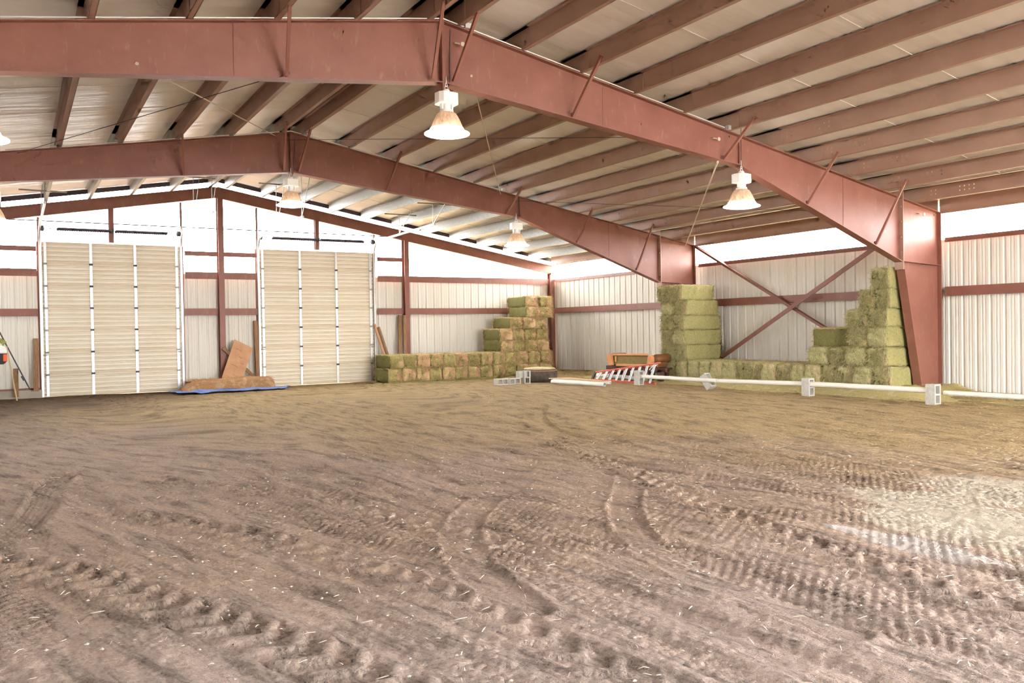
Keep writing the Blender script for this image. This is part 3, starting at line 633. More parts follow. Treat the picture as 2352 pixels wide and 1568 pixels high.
# ------------------------------------------------------------------ hay bales
def bale_mesh(name, mat, cut, seed, w=.47, L=1.25, h=.40, fluff=1.0):
    rnd = random.Random(seed); v = []; f = []
    nx_, ny_, nz_ = 9, 20, 8; vid = {}
    def P(i, j, k):
        key = (i, j, k)
        if key in vid: return vid[key]
        a, b_, c_ = i/nx_*2-1, j/ny_*2-1, k/nz_*2-1
        x, y, z = a*w/2, b_*L/2, c_*h/2
        r = .055
        def rd(x, y, z):
            q = Vector((max(abs(x)-(w/2-r), 0), max(abs(y)-(L/2-r), 0), max(abs(z)-(h/2-r), 0)))
            if q.length > r:
                s = r/q.length; x = math.copysign(min(abs(x), w/2-r)+q.x*s, x); y = math.copysign(min(abs(y), L/2-r)+q.y*s, y); z = math.copysign(min(abs(z), h/2-r)+q.z*s, z)
            return x, y, z
        x, y, z = rd(x, y, z)
        lf = float(vn(x*6+seed*7.3, z*6+y*3.1, seed))-.5; lg = float(vn(y*7+seed*3.3, z*5, seed+9))-.5; lh = float(vn(x*5, y*4+seed, seed+5))-.5
        if abs(b_) == 1: y += lf*.09+rnd.uniform(-1, 1)*.02
        if abs(a) == 1: x += lg*.03+rnd.uniform(-1, 1)*.004
        if abs(c_) == 1: z += lh*.03+rnd.uniform(-1, 1)*.008
        v.append((x, y, z+h/2)); vid[key] = len(v)-1; return vid[key]
    fm = []
    def face(a, b_, c_, d, m): f.append((a, b_, c_, d)); fm.append(m)
    for i in range(nx_):
        for j in range(ny_):
            face(P(i,j,0), P(i,j+1,0), P(i+1,j+1,0), P(i+1,j,0), 0); face(P(i,j,nz_), P(i+1,j,nz_), P(i+1,j+1,nz_), P(i,j+1,nz_), 0)
    for i in range(nx_):
        for k in range(nz_):
            face(P(i,0,k), P(i+1,0,k), P(i+1,0,k+1), P(i,0,k+1), 0); face(P(i,ny_,k), P(i,ny_,k+1), P(i+1,ny_,k+1), P(i+1,ny_,k), 0)
    for j in range(ny_):
        for k in range(nz_):
            face(P(0,j,k), P(0,j,k+1), P(0,j+1,k+1), P(0,j+1,k), 1); face(P(nx_,j,k), P(nx_,j+1,k), P(nx_,j+1,k+1), P(nx_,j,k+1), 1)
    def blade(p, d, ln, wd, m):
        s = d.cross(Vector((rnd.uniform(-1,1), rnd.uniform(-1,1), rnd.uniform(-1,1)))).normalized()*wd
        n = len(v); tip = p+d*ln+Vector((0, 0, -ln*rnd.uniform(0, .35)))
        md = p+d*ln*.5
        v.extend([tuple(p-s), tuple(p+s), tuple(md+s*.8), tuple(md-s*.8), tuple(tip)]); f.append((n, n+1, n+2, n+3)); f.append((n+3, n+2, n+4)); fm.extend([m, m])
    for sgn in (-1, 1):
        for _ in range(int(800*fluff)):
            p = Vector((rnd.uniform(-w/2, w/2), sgn*(L/2-.012), rnd.uniform(.0, h)))
            d = Vector((rnd.uniform(-1,1)*.9, sgn*rnd.uniform(.12,.8), rnd.uniform(-1.3,.7))).normalized()
            blade(p, d, rnd.uniform(.04,.15), rnd.uniform(.002,.0048), 0)
        for _ in range(int(420*fluff)):
            p = Vector((sgn*(w/2-.004), rnd.uniform(-L/2, L/2), rnd.uniform(0, h)))
            d = Vector((sgn*rnd.uniform(.08,.4), rnd.uniform(-1,1), rnd.uniform(-1,1))).normalized(); blade(p, d, rnd.uniform(.015,.07), rnd.uniform(.0015,.0035), 1)
    for _ in range(int(300*fluff)):
        p = Vector((rnd.uniform(-w/2, w/2), rnd.uniform(-L/2, L/2), h-.004)); d = Vector((rnd.uniform(-1,1), rnd.uniform(-1,1), rnd.uniform(.05,.5))).normalized()
        blade(p, d, rnd.uniform(.02,.07), rnd.uniform(.0016,.0035), 0)
    me = bpy.data.meshes.new(name); me.from_pydata(v, [], f); me.materials.append(mat); me.materials.append(cut)
    me.polygons.foreach_set('material_index', fm)
    nb = nx_*ny_*2+nx_*nz_*2+ny_*nz_*2
    sm = np.zeros(len(fm), bool); sm[:nb] = True; me.polygons.foreach_set('use_smooth', sm); me.update(); return me
BG = [bale_mesh('hay_bale_green', M['hayg'], M['haycut2'], 10+i) for i in range(3)]
BM = [bale_mesh('hay_bale_mixed', M['haym'], M['haycut'], 20+i) for i in range(4)]
def bale(me, x, y, z, rz, label, group, sc=(1,1,1), tilt=0):
    o = bpy.data.objects.new('hay_bale', me); C.objects.link(o); o.location = (x, y, z); o.rotation_euler = (tilt, random.uniform(-.012,.012), rz+random.uniform(-.03,.03)); o.scale = sc
    tag(o, label, 'hay bale', group); return o
G1 = 'hay bales stacked in the far corner against the end wall'
def rowL(x0, n, pitch, z, yc, rowname, sc=(1,1,1), top=False):
    for k in range(n):
        bale(random.choice(BM), x0+pitch*(k+.5), yc+random.uniform(-.035,.035), z, PI*(random.random() < .5), 'hay bale in the %s of the far corner stack, %s from left' % (rowname, ORD[k]), G1, (pitch/.47*sc[0], sc[1], sc[2]))
rowL(4.80, 13, .485, -.08, -1.42, 'bottom row', (1,1,1.13))
rowL(4.88, 13, .478, .375, -1.40, 'second row', (1,1,1.08))
rowL(9.05, 4, .51, .81, -1.30, 'third row')
rowL(9.05, 4, .51, 1.21, -1.28, 'fourth row')
rowL(9.45, 3, .52, 1.61, -1.32, 'fifth row')
rowL(10.12, 2, .565, 2.01, -1.34, 'sixth row', (1,1,.95))
rowL(10.12, 2, .565, 2.39, -1.30, 'top row', (1,1,.95))
G2 = 'hay bales stacked along the right wall'
nb = 16; p_ = .455
for k in range(nb):
    yy = -8.5-p_*(k+.5)
    bale(random.choice(BG), 11.45+random.uniform(-.03,.03), yy, .05, PI/2, 'hay bale in the low bottom row along the right wall, %s from far end' % ORD[k], G2, (p_/.47, 1, 1.45))
for r in range(5):
    lean = -.035*r
    for k, wh in enumerate(('rear', 'front')):
        xo = 11.5-(.17 if r > 3 else .0)-(.0 if r < 2 else .04)
        bale(random.choice(BG), xo+lean*.6, -8.62-.5*k-.02*r, .63+r*.425, PI/2, '%s bale of the %s pair up in the tall narrow stack by the right wall' % (wh, ORD[r]), G2, (1.08, 1.12 if r < 3 else 1.0, 1.12))
def stairs(ya, yb, n, z, nm, x=11.47, h=1.06):
    p = (yb-ya)/n
    for k in range(n):
        bale(random.choice(BG), x+random.uniform(-.04,.04), ya+p*(k+.5), z, PI/2, 'hay bale in the %s step of the hay stairs by the column, %s from left' % (nm, ORD[k]), G2, (abs(p)/.47, 1, h))
stairs(-13.6, -15.72, 4, .635, 'lowest')
stairs(-14.72, -15.72, 2, 1.065, 'second', h=1.1)
stairs(-14.68, -15.72, 2, 1.50, 'third')
stairs(-14.98, -15.74, 2, 1.93, 'fourth')
stairs(-15.32, -15.76, 1, 2.36, 'top', h=1.18)
bale(BM[0], 11.15, -14.2, 1.06, .02, 'small green bale with rusty tan ends lying lengthwise on the lowest hay step', G2, (1.0, .82, 1.12))
# fringe: loose straw drifts and scattered stalks (nobody could count them)
def blades(name, n, samp, mat, label, cat, ln=(.03,.12), wd=.003, lift=.03, seed=1):
    rnd = random.Random(seed); v = []; f = []
    for _ in range(n):
        x, y, h = samp(rnd)
        z = gz(x, y)+h+rnd.uniform(.004, lift); a = rnd.uniform(0, 2*PI); l = rnd.uniform(*ln); e = rnd.uniform(-.3,.5)*l*.4; w = rnd.uniform(.5, 1.3)*wd
        dx, dy = math.cos(a)*l/2, math.sin(a)*l/2; sx_, sy_ = -math.sin(a)*w, math.cos(a)*w; n0 = len(v)
        v.extend([(x-dx-sx_, y-dy-sy_, z), (x-dx+sx_, y-dy+sy_, z), (x+sx_, y+sy_, z+abs(e)*.5+w), (x-sx_, y-sy_, z+abs(e)*.5), (x+dx+sx_*.6, y+dy+sy_*.6, z+e+.002), (x+dx-sx_*.6, y+dy-sy_*.6, z+e)])
        f.extend([(n0, n0+1, n0+2, n0+3), (n0+3, n0+2, n0+4, n0+5)])
    me = bpy.data.meshes.new(name); me.from_pydata(v, [], f); me.materials.append(mat); o = bpy.data.objects.new(name, me); C.objects.link(o); tag(o, label, cat, None, 'stuff'); return o
def drift(name, mat, x0, x1, y0, y1, hfun, label):
    nx_, ny_ = int((x1-x0)/.07)+2, int((y1-y0)/.07)+2
    xx = np.linspace(x0, x1, nx_); yy = np.linspace(y0, y1, ny_); X_, Y_ = np.meshgrid(xx, yy)
    H = hfun(X_, Y_)*(.6+.8*vn(X_*3, Y_*3, 31))+.02*(vn(X_*12, Y_*12, 32)-.5)
    Z_ = gbase(X_, Y_)+H-.012
    v = np.stack([X_, Y_, Z_], -1).reshape(-1, 3); ii = np.arange(nx_*ny_).reshape(ny_, nx_)
    q = np.stack([ii[:-1,:-1], ii[:-1,1:], ii[1:,1:], ii[1:,:-1]], -1).reshape(-1, 4)
    me = bpy.data.meshes.new(name); me.from_pydata([tuple(map(float, p)) for p in v], [], [tuple(map(int, p)) for p in q]); me.materials.append(mat)
    for p in me.polygons: p.use_smooth = True
    o = bpy.data.objects.new(name, me); C.objects.link(o); tag(o, label, 'loose hay', None, 'stuff'); return o
def hR(X_, Y_):
    return .16*sstep(9.9, 10.9, X_)*sstep(-17.2, -16.2, Y_)*sstep(-4.5, -8, Y_)+.05*sstep(9.4, 10.1, X_+.25*np.sin(Y_*1.3))-.045
drift('loose_hay', M['straw'], 8.8, 12.4, -19.5, -1.0, hR, 'loose green-yellow hay drifted along the foot of the right wall and its bales')
def hL(X_, Y_): return .07*sstep(-2.75, -2.3, Y_)*sstep(4.4, 5.0, X_)*(1-sstep(11.2, 12, X_))-.035
drift('loose_hay', M['straw'], 4.2, 12.2, -3.2, -.2, hL, 'loose yellow hay spilled along the foot of the far corner stack')
def sR(r):
    y = r.uniform(-19.3, -3.0); x = 12.3-abs(r.gauss(0, 1))*1.4
    while x < 8.2: x = 12.3-abs(r.gauss(0, 1))*1.4
    return x, y, float(max(hR(np.array(x), np.array(y))*.9, 0))
blades('hay_litter', 15000, sR, M['straw'], 'green-yellow hay stalks littering the ground along the right wall', 'hay litter', (.04,.13), .0035, .05, 3)
def sL(r):
    y = -2.0-abs(r.gauss(0, 1))*.45; x = r.uniform(4.0, 12.0); return x, y, float(max(hL(np.array(x), np.array(y)), 0))
blades('hay_litter', 5000, sL, M['straw'], 'yellow hay stalks littering the ground before the far corner stack', 'hay litter', (.04,.12), .004, .04, 4)
def sF(r):
    while True:
        y = r.uniform(-25.2, -9); x = r.uniform(-7, 10)
        if r.random() < .15+.55*sstep(-17, -24, np.array(y)): return x, y, .012
blades('straw_bits', 3200, sF, M['chaff'], 'pale bits of straw scattered thinly over the arena dirt', 'straw bits', (.008,.08), .0021, .02, 5)
# clods and pebbles
rnd = random.Random(9); mb = MB()
for _ in range(900):
    y = rnd.uniform(-25.2, -17.5); x = rnd.uniform(-6.5, 3.5); r_ = rnd.uniform(.004, .013); z = gz(x, y)+.010
    vs = [(x+r_*a*rnd.uniform(.7,1.3), y+r_*b_*rnd.uniform(.7,1.3), z+r_*c_*.7) for a, b_, c_ in ((1,0,0),(-1,0,0),(0,1,0),(0,-1,0),(0,0,1),(0,0,-1))]
    mb.add(vs, [(0,2,4),(2,1,4),(1,3,4),(3,0,4),(2,0,5),(1,2,5),(3,1,5),(0,3,5)])
o = mb.build('gravel', M['cmu']); tag(o, 'small pale pebbles and clods strewn over the nearest dirt', 'gravel', None, 'stuff')

# ------------------------------------------------------------------ rusty hay, tarp, plywood
def ridge_mesh():
    v = []; f = []; n = 40; prof = [(-.42, 0), (-.40, .16), (-.34, .30), (-.2, .36), (.1, .38), (.4, .34), (.44, 0)]
    for i in range(n+1):
        t_ = i/n; x = -1.30+2.62*t_; e = min(1, (t_+.02)*5.5)**.6*(1 if t_ < .985 else .9)
        for (y, z) in prof:
            v.append((x+.02*math.sin(z*30+i), -1.05+y*(.9+.1*e)+.02*(vn(x*8, z*9+y*3, 41)-.5), -.12+z*e*(1.0+.05*math.sin(x*3))+.03*(vn(x*6, y*6, 42)-.5)*(z > 0)))
    m_ = len(prof)
    for i in range(n):
        for k in range(m_-1): f.append((i*m_+k, (i+1)*m_+k, (i+1)*m_+k+1, i*m_+k+1))
    f.append(tuple(range(m_))); f.append(tuple(n*m_+k for k in reversed(range(m_))))
    return v, f
mb = MB(); v_, f_ = ridge_mesh(); mb.add(v_, f_)
rnd = random.Random(5)
for _ in range(2200):
    x = rnd.uniform(-1.2, 1.3); yy, zz, dy = rnd.choice([(-1.46, rnd.uniform(-.08,.2), -.5), (rnd.uniform(-1.4,-.7), .24, .0)])
    p = Vector((x, yy, zz)); d = Vector((rnd.uniform(-1,1), dy-rnd.random()*.2, rnd.uniform(-.9,.7))).normalized(); ln = rnd.uniform(.03,.11); s = Vector((.003, 0, .003)); n0 = 0
    mb.add([p-s, p+s, p+d*ln], [(0, 1, 2)])
tag(mb.build('old_hay_bale', M['hayrust']), 'long rust-brown crumbling hay bale lying on the blue tarp before the end wall', 'hay bale')
# tarp
v = []; f = []; nu, nv_ = 60, 14
for i in range(nu+1):
    for j in range(nv_+1):
        u_, w_ = i/nu, j/nv_; x = -1.62+3.2*u_; y = -2.15-.08*math.sin(u_*9)+.12*u_+w_*(1.4)+(.25*(u_-.5)*0); 
        fold = .09*vn(x*3.2, y*5, 51)+.035*vn(x*9, y*7, 52)
        v.append((x, y, gz(x, y)+.022+fold*(.4+.6*math.sin(PI*min(1, w_*1.6+.1)))))
for i in range(nu):
    for j in range(nv_): a = i*(nv_+1)+j; f.append((a, a+nv_+1, a+nv_+2, a+1))
mb = MB(); mb.add(v, f); o = mb.build('tarpaulin', M['blue'], smooth=True); s_ = o.modifiers.new('th', 'SOLIDIFY'); s_.thickness = .004
tag(o, 'crumpled blue tarpaulin spread under the rust-brown bale at the end wall', 'tarpaulin')
# plywood with handwriting-like stains
pt = empty('plywood_sheet', (.05, -.5, .25), 'brown plywood sheet leaning tilted against the end wall between the doors', 'board')
P0 = Vector((-.13, -.72, .18)); ux = Vector((.80, .0, -.42)).normalized(); uy = Vector((.50, .42, 1.15)).normalized(); un = ux.cross(uy).normalized()
mb = MB(); w_, h_ = .62, 1.42
base = [P0, P0+ux*w_, P0+ux*w_+uy*h_, P0+uy*h_]; mb.add(base+[p+un*.018 for p in base], [(0,1,2,3),(7,6,5,4),(0,4,5,1),(1,5,6,2),(2,6,7,3),(3,7,4,0)]); mb.build('panel', M['ply'], pt)
mb = MB(); rnd = random.Random(3)
off = -un*.003 if un.y > 0 else un*.021
for (a, b_, L) in ((.10,.20,.36), (.30,.33,.16), (.12,.62,.26), (.40,.78,.14), (.14,1.16,.20), (.30,.95,.12)):
    pts = []; n_ = int(L/.02)
    for k in range(n_): pts.append(P0+ux*(a+k*.02)+uy*(b_+.018*math.sin(k*2.1+a*40)+rnd.uniform(-.006,.006))+off)
    mb.tube(pts, .004, 5)
mb.build('marking', M['ink'], pt)
def plank(name, p, q, w, th, label, mat='wood', up=(0,-1,0), cat='board', grp='boards and posts leaning on the walls'):
    mb = MB(); mb.beam(p, q, w, th, up); tag(mb.build(name, M[mat], bevel=.006), label, cat, grp)
plank('timber_brace', (.05, -.3, 1.16), (1.05, -.32, .15), .1, .05, 'short brown timber slanting behind the plywood sheet')
plank('wooden_post', (1.12, -.22, -.1), (1.10, -.12, 2.0), .12, .1, 'brown timber post standing at the left edge of the right-hand door')
def pole(name, p, q, r, label, mat='wood', cat='post', grp='boards and posts leaning on the walls', n=12):
    mb = MB(); mb.tube([p, Vector(p).lerp(Vector(q), .5), q], r, n); tag(mb.build(name, M[mat], smooth=False), label, cat, grp)
plank('leaning_board', (5.42, -.55, .3), (5.12, -.12, 1.85), .07, .05, 'narrow orange-brown board leaning just right of the right-hand door', 'ply')
pole('fence_post', (5.56, -.55, .3), (5.26, -.12, 1.74), .055, 'round brown fence post leaning second from the right-hand door')
plank('pointed_post', (5.85, -.5, .0), (6.06, -.15, 2.15), .12, .09, 'tall tan post with a tapered top leaning left of the end-wall column')
plank('leaning_board', (6.06, -.5, .0), (6.18, -.27, 2.15), .11, .05, 'tall brown board leaning against the end-wall column right of the door')
plank('leaning_board', (11.72, -.9, .0), (11.95, -.5, .86), .2, .04, 'short split board leaning in the far corner, left of the pair')
plank('leaning_board', (11.98, -.85, .0), (12.12, -.45, .80), .14, .04, 'short split board leaning in the far corner, right of the pair')
# far left clutter
plank('leaning_board', (-5.02, -.3, .08), (-4.98, -.12, 1.55), .13, .05, 'tan board standing against the left jamb of the left-hand door')
plank('leaning_board', (-5.5, -.3, -.05), (-5.5, -.12, .72), .12, .05, 'short grey-brown board standing against the end wall at the far left')
pole('tool_handle', (-5.49, -1.2, -.10), (-5.70, -.95, 1.36), .018, 'pale wooden tool handle leaning at the far left edge', 'pale', 'handle')
t = empty('support_rod', (-5.17, -.35, .12), 'dark steel rod with a clamp slanting against the end wall at the far left', 'rod')
mb = MB(); mb.tube([(-5.17, -.4, .14), (-5.36, -.4, .58), (-5.72, -.4, 1.42), (-5.9, -.4, 1.85)], .017, 8); mb.build('rod', M['dark'], t)
mb = MB(); mb.beam((-5.30, -.42, .40), (-5.36, -.42, .52), .07, .06); mb.build('clamp', M['dark'], t)
t = empty('strap_bundle', (-5.76, -1.0, 1.42), 'yellow and black strap bundle above the white vehicle at the left edge', 'strap')
mb = MB(); rnd = random.Random(2)
for k in range(9): mb.tube([(-6.0+rnd.uniform(-.1,.1), -.9, 1.62), (-5.85+rnd.uniform(-.06,.06), -1.0, 1.5+rnd.uniform(-.06,.08)), (-5.76+rnd.uniform(-.03,.06), -1.0, 1.42+rnd.uniform(-.05,.06))], .016, 6)
mb.build('strap', M['strap'], t)
# white vehicle corner
t = empty('vehicle', (-6.9, -2.2, -.08), 'white vehicle with dark bumper and orange marker, cut off by the left edge', 'vehicle')
mb = MB(); prof = [(-8.4, 1.05), (-8.4, 1.5), (-8.2, 1.62), (-6.2, 1.50), (-5.86, 1.40), (-5.70, 1.33), (-5.67, 1.20), (-5.70, 1.19), (-8.4, 1.19)]
mb.prism(prof, -2.6, -1.5); mb.build('body', M['whitep'], t, bevel=.03)
mb = MB(); mb.prism([(-8.4, .92), (-5.76, .92), (-5.69, .99), (-5.69, 1.19), (-8.4, 1.19)], -2.62, -1.48); mb.build('bumper', M['black'], t, bevel=.02)
mb = MB(); mb.box((-5.77, -2.66, .99), (-5.682, -2.56, 1.17)); mb.build('marker_light', M['orange'], t, bevel=.015)
for x in (-8.0, -6.35):
    mb = MB(); mb.lathe([(0, -.1), (.25, -.12), (.38, -.08), (.40, 0), (.38, .08), (.25, .12), (0, .1)], (x, -2.3, .32), 24, 'y'); mb.build('wheel', M['rub'], t, smooth=True)
mb = MB(); mb.box((-8.3, -2.4, .3), (-5.98, -1.7, .95)); mb.build('chassis', M['black'], t)

# ------------------------------------------------------------------ concrete blocks
def cmu(x, y, z, rx, ry, rz, label):
    # stands .40 tall, two cores running along local Y
    mb = MB(); a = .097; H = .40; ty = .097; th = .032
    outer = [(-a, 0), (a, 0), (a, H), (-a, H)]
    mb.box((-a, -ty, 0), (-a+th, ty, H)); mb.box((a-th, -ty, 0), (a, ty, H))
    for z0_, z1_ in ((0, th), (H/2-th/2, H/2+th/2), (H-th, H)): mb.box((-a+th, -ty, z0_), (a-th, ty, z1_))
    o = mb.build('concrete_block', M['cmu'], local=True); o.location = (x, y, z); o.rotation_euler = (rx, ry, rz)
    tag(o, label, 'concrete block', 'concrete blocks'); return o
cmu(9.30, -9.12, gz(9.3, -9.1), 0, 0, .05, 'standing concrete block holding the far end of the white rail poles, before the red ladder')
cmu(9.50, -11.72, gz(9.4, -11.9)+.03, -.62, 0, .1, 'concrete block tipped on its corner under the white pole, nearest the tall hay stack')
cmu(9.58, -14.62, gz(9.6, -14.6), 0, 0, .05, 'standing concrete block between two white poles, before the hay stairs')
cmu(9.72, -17.47, gz(9.7, -17.4), 0, 0, .0, 'standing concrete block at the near end of the white poles, beside the near column')
cmu(7.10, -5.66, gz(7, -5.6)+.095, 0, -PI/2, .0, 'left of two concrete blocks lying with open cores facing out, left of the tyre')
cmu(7.52, -5.66, gz(7, -5.6)+.095, 0, -PI/2, .0, 'right of two concrete blocks lying with open cores facing out, left of the tyre')
o = cmu(7.50, -5.46, gz(7, -5.6)+.29, 0, -PI/2, 0, 'grey concrete block lying on top of the pair left of the tyre'); o.rotation_euler = (PI/2, 0, PI/2); o.location = (7.50, -5.62, gz(7, -5.6)+.192+.097)
cmu(7.72, -5.75, gz(7, -5.6), 0, 0, -.12, 'cream concrete block standing upright against the tyre')
# white poles
def wpole(p, q, r, label, rest=True):
    mb = MB(); p = Vector(p); q = Vector(q); n_ = 14; d = (q-p)
    ring = [p.lerp(q, t_) for t_ in (0, .33, .66, 1)]
    mb.tube(ring, r, n_, False); mb.tube(ring, r-.008, n_, False)
    for e, s in ((p, 1), (q, -1)):
        mb.tube([e, e+d.normalized()*s*.0005], r-.004, n_, False)
    # rims closing the wall of the tube
    for c_ in (p, q):
        dd = d.normalized(); a = dd.orthogonal().normalized(); b_ = dd.cross(a)
        vs = [c_+(a*math.cos(2*PI*k/n_)+b_*math.sin(2*PI*k/n_))*R_ for R_ in (r, r-.008) for k in range(n_)]
        mb.add(vs, [(k, (k+1)%n_, n_+(k+1)%n_, n_+k) for k in range(n_)])
    tag(mb.build('jump_pole', M['pvc'], smooth=True), label, 'pole', 'white poles on the ground')
wpole((9.32, -9.05, .235), (9.42, -11.98, .235), .052, 'white pole on blocks in front of the ladder and tall hay stack')
wpole((9.46, -11.85, .225), (9.58, -14.55, .275), .052, 'white pole on blocks before the low hay row, middle of the rail')
wpole((9.58, -14.68, .275), (9.71, -17.42, .275), .056, 'white pole on blocks before the hay stairs, nearest of the rail')
wpole((11.25, -16.75, .105), (11.45, -20.5, .105), .058, 'white pole lying by the right wall at the right edge')
wpole((7.93, -6.85, .055), (8.12, -9.12, .06), .058, 'white pole lying on the dirt right of the tyre, nearest of the pair')
wpole((8.25, -6.45, .045), (8.75, -8.55, .06), .052, 'white pole lying behind another, right of the tyre')
wpole((10.15, -6.0, .12), (9.95, -8.6, .12), .06, 'white pole lying behind the red ladder under the dark table')
mb = MB(); pts = [(7.98, -6.6, .13), (8.2, -7.4, .15), (8.35, -8.3, .13), (8.45, -8.9, .12)]; mb.tube(pts, [.015, .03, .022, .012], 7)
tag(mb.build('driftwood_stick', M['pale']), 'peeled pale stick resting along the two lying white poles', 'stick')
plank('floor_board', (11.35, -16.5, .035), (11.45, -17.3, .035), .12, .03, 'brown board lying flat under the start of the right-hand white pole', up=(0,0,1), grp='boards on the ground')
plank('floor_board', (11.15, -17.6, .03), (11.25, -20, .03), .10, .035, 'long brown board lying flat under the right-hand white pole at the right edge', up=(0,0,1), grp='boards on the ground')

# ------------------------------------------------------------------ tyre
t = empty('tractor_tyre', (8.62, -5.1, gz(8.6, -5)), 'large worn tractor tyre lying flat, topped with hay, in front of the corner stack', 'tyre')
zb = gz(8.6, -5)
mb = MB(); mb.lathe([(.36, .02), (.47, .0), (.53, .05), (.55, .14), (.55, .28), (.53, .36), (.48, .41), (.38, .40), (.35, .34), (.37, .2), (.36, .02)], (8.62, -5.1, zb), 64, lump=lambda a, i: (.012*math.cos(40*a) if 2 <= i <= 5 else 0)); mb.build('tyre', M['rub'], t, smooth=True)
mb = MB(); mb.lathe([(.555, .335), (.56, .35), (.555, .372), (.54, .38)], (8.62, -5.1, zb), 48); mb.build('bead_ring', M['wood'], t)
mb = MB(); mb.lathe([(.50, .405), (.46, .44), (.3, .455), (.0, .46)], (8.62, -5.1, zb), 28, lump=lambda a, i: .03*math.sin(7*a+i)); mb.build('hay_fill', M['straw'], t, smooth=True)
mb = MB(); mb.lathe([(0, .02), (.34, .02), (.34, .40), (0, .40)], (8.62, -5.1, zb), 24); mb.build('core', M['straw'], t)

# ------------------------------------------------------------------ step ladder on its side (red rails)
t = empty('step_ladder', (9.75, -8.0, 0), 'red fibreglass step ladder with aluminium steps lying on its side before the sofa', 'ladder')
LX = 9.72; ya, yb = -6.55, -9.48
def up(s): return (LX+.03, ya+(yb-ya)*s, .24+.36*s)      # upper red rail
def lo(s): return (LX-.10, ya+.05+(yb-ya+.0)*s, .02+.0*s)
mb = MB(); mb.beam(up(0), up(1), .035, .085, (1,0,.2)); mb.build('rail', M['ladr'], t, bevel=.004)
mb = MB(); mb.beam(lo(0), lo(.86), .03, .05, (0,0,1)); mb.build('rail', M['ladr'], t, bevel=.004)
for k in range(9):
    s = .09+k*.105; mb = MB(); mb.beam(up(s), (LX-.08, ya+(yb-ya)*(s-.035)+.0, .03), .06, .016, (0,1,.2)); mb.beam(Vector(up(s))+Vector((.0,-.035,0)), (LX-.08, ya+(yb-ya)*(s-.035)-.035, .03), .02, .03, (0,1,.2)); mb.build('step', M['alu'], t)
# rear section spread behind
def up2(s): return (LX+.28, ya+.02+(yb-ya)*s*.97, .18+.36*s)
mb = MB(); mb.beam(up2(0), up(1), .03, .05, (1,0,.2)); mb.build('rear_rail', M['ladr'], t)
mb = MB(); mb.beam((LX+.28, ya, .02), lo(1), .03, .05); mb.build('rear_rail', M['ladr'], t)
for k in range(3):
    s = .16+k*.27; q = up2(s); mb = MB(); mb.beam((q[0]-.28*s, q[1], q[2]), (LX+.24-.28*s, q[1]+.08, .03), .035, .02, (0,1,.2)); mb.build('rear_brace', M['alu'], t)
mb = MB(); mb.beam((LX+.03, ya+.03, .25), (LX-.06, ya+.10, .0), .05, .09, (0,1,0)); mb.build('foot', M['black'], t, bevel=.008)
mb = MB(); mb.beam(up(.93), (LX-.05, ya+(yb-ya)*.88, .4), .015, .02); mb.beam(up(.98), (LX-.05, ya+(yb-ya)*.90, .36), .015, .02); mb.build('knee_brace', M['alu'], t)
mb = MB(); mb.beam((LX-.08, -9.0, .02), (LX+.02, -9.3, .03), .06, .05); mb.build('top_cap', M['ladr'], t)

# ------------------------------------------------------------------ table and overturned loveseat
t = empty('dark_table', (10.8, -7.9, 0), 'long dark brown wooden bench table holding the overturned sofa', 'table')
mb = MB(); mb.box((10.27, -9.12, .30), (10.33, -6.36, .42)); mb.build('rail', M['darkw'], t)
mb = MB(); mb.box((10.33, -8.85, .36), (10.75, -6.40, .41)); mb.build('table_top', M['darkw'], t)
for x, y in ((10.30, -6.72), (10.30, -7.35), (10.32, -8.85), (10.65, -6.6), (10.65, -8.7), (10.36, -8.4)):
    mb = MB(); mb.box((x-.05, y-.09, -.05), (x+.05, y+.09, .36)); mb.build('leg', M['darkw'], t)
t = empty('loveseat', (10.8, -7.8, .42), 'overturned brown loveseat with tan rim and olive underside on the dark table', 'sofa')
def framebar(a, b_, w, h, m='tanw', nm='frame_rail'):
    mb = MB(); mb.beam(a, b_, w, h); mb.build(nm, M[m], t, bevel=.01)
framebar((10.27, -6.72, .765), (10.27, -8.35, .795), .07, .055); framebar((10.27, -6.9, .455), (10.27, -8.3, .475), .07, .07)
mb = MB(); mb.box((10.30, -8.40, .47), (10.33, -6.75, .77)); mb.build('dust_cover', M['olive'], t)
framebar((10.26, -6.86, .55), (10.26, -6.86, .72), .06, .03)
# scroll fronts
def scroll(yc, sgn, nm):
    pts = []
    for k in range(13):
        a = PI*.0+k/12*PI; pts.append((yc-sgn*.10*math.cos(a)+sgn*.02, .69+.10*math.sin(a)))
    body = [(yc+sgn*.12, .60), (yc+sgn*.04, .44), (yc-sgn*.12, .44), (yc-sgn*.10, .56)]
    poly = pts+body
    mb = MB(); mb.prism(poly, 10.20, 10.30, 'x'); mb.build(nm, M['tanw'], t, bevel=.01)
scroll(-6.62, 1, 'arm_front'); scroll(-8.50, -1, 'arm_front')
for yc, sgn in ((-6.60, 1), (-8.62, -1)):
    mb = MB(); mb.lathe([(0, 10.30), (.11, 10.30), (.135, 10.36), (.135, 10.82), (.10, 10.88), (0, 10.89)], (0, yc, .675), 24, 'x'); mb.build('arm_roll', M['leather'], t, smooth=True)
    mb = MB(); mb.box((10.32, yc-.09, .42), (10.7, yc+.09, .6)); mb.build('arm', M['leather'], t, bevel=.03)
mb = MB(); mb.box((10.34, -8.5, .43), (10.8, -6.7, .58)); mb.build('seat_base', M['leather'], t, bevel=.03)
mb = MB(); mb.box((10.7, -8.45, .42), (10.85, -6.75, .70)); mb.build('backrest', M['leather'], t, bevel=.05)

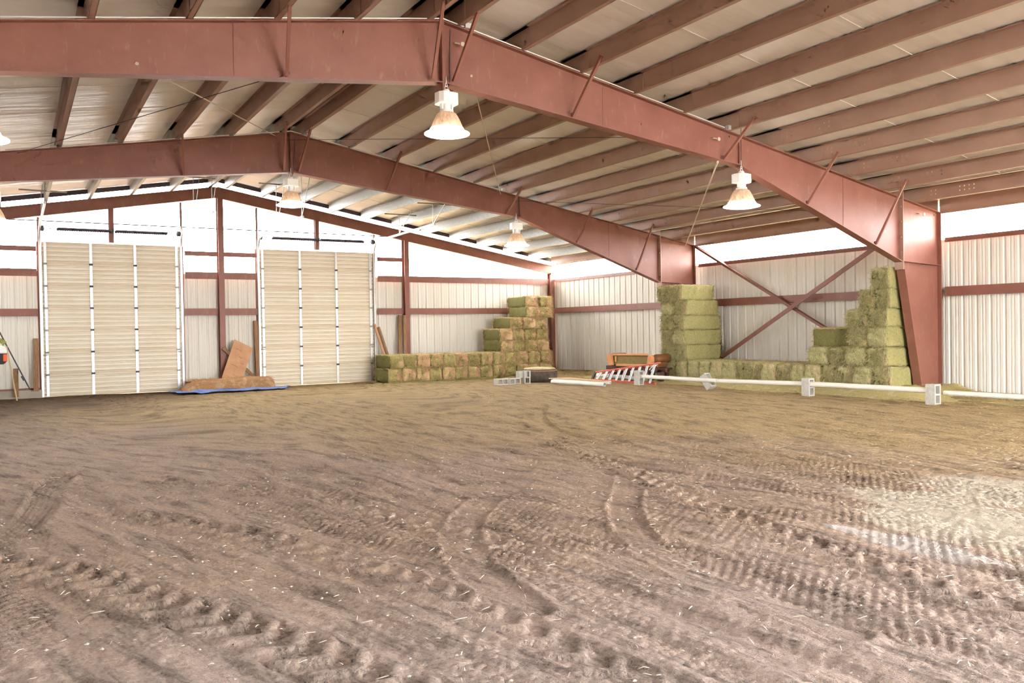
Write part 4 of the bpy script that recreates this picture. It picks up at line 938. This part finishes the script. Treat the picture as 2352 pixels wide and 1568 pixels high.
mb = MB(); rnd = random.Random(14)
for _ in range(900):
    y = rnd.choice([rnd.uniform(-31, -16.2), rnd.uniform(-15.7, -8.4), rnd.uniform(-7.9, -.5)]); x = 12.40-rnd.uniform(0, .09); z = ZG+.105
    p = Vector((x, y, z)); q = p+Vector((rnd.uniform(-.05,.02), rnd.uniform(-.09,.09), rnd.uniform(.0,.03))); mb.add([p, p+Vector((.004, .006, 0)), q], [(0,1,2)])
tag(mb.build('ledge_straw', M['chaff']), 'wisps of straw lying along the middle girt ledge of the right wall', 'straw', None, 'stuff')
# hay scraps hanging in the far corner of the eave (bird nest)
mb = MB(); rnd = random.Random(12)
for _ in range(260):
    y = rnd.uniform(-2.6, -.4); x = 12.36; z = ztop(12.4)+rnd.uniform(.0, .03)+.0; l = rnd.uniform(.06, .28)*(1 if y > -1.6 else .5)
    p = Vector((x-rnd.uniform(0,.08), y, z+.02)); q = p+Vector((rnd.uniform(-.05,.05), rnd.uniform(-.1,.1), -l)); mb.add([p, p+Vector((0, .006, 0)), q], [(0,1,2)])
tag(mb.build('nest_straw', M['chaff']), 'wisps of nest straw hanging from the eave strut in the far corner', 'nest straw', None, 'stuff')

# ------------------------------------------------------------------ light
w = bpy.data.worlds.new('overcast_sky'); SC.world = w; w.use_nodes = True; nt = w.node_tree
bg = nt.nodes['Background']; bg.inputs[0].default_value = (1.0, .985, .97, 1); bg.inputs[1].default_value = 21.0

# ------------------------------------------------------------------ camera
cd = bpy.data.cameras.new('camera'); cam = bpy.data.objects.new('camera', cd); C.objects.link(cam); SC.camera = cam
yaw, pitch, roll, fpx = -.5383, -.0145, -.0162, 1921.3356
fw = Vector((-math.sin(yaw)*math.cos(pitch), math.cos(yaw)*math.cos(pitch), math.sin(pitch))); r = Vector((math.cos(yaw), math.sin(yaw), 0)); u = r.cross(fw)
r2 = r*math.cos(roll)+u*math.sin(roll); u2 = -r*math.sin(roll)+u*math.cos(roll)
mt = Matrix((r2, u2, -fw)).transposed().to_4x4(); mt.translation = (-5.5604, -27.1913, 1.5913); cam.matrix_world = mt
cd.sensor_width = 36; cd.sensor_fit = 'HORIZONTAL'; cd.lens = fpx/2352*36; cd.clip_end = 300; cd.clip_start = .05
SC.view_settings.view_transform = 'Standard'; SC.view_settings.look = 'None'; SC.view_settings.gamma = 1; SC.view_settings.use_curve_mapping = False
SC.view_settings.exposure = 0.48
SC.cycles.max_bounces = 6; SC.cycles.diffuse_bounces = 3; SC.cycles.glossy_bounces = 2; SC.cycles.transmission_bounces = 2; SC.cycles.use_denoising = True
M['lens'].cycles.emission_sampling = 'NONE'; SC.cycles.use_light_tree = False; SC.cycles.use_adaptive_sampling = True; SC.cycles.adaptive_threshold = .12; SC.cycles.adaptive_min_samples = 10; SC.cycles.sample_clamp_indirect = 20; SC.cycles.blur_glossy = 1
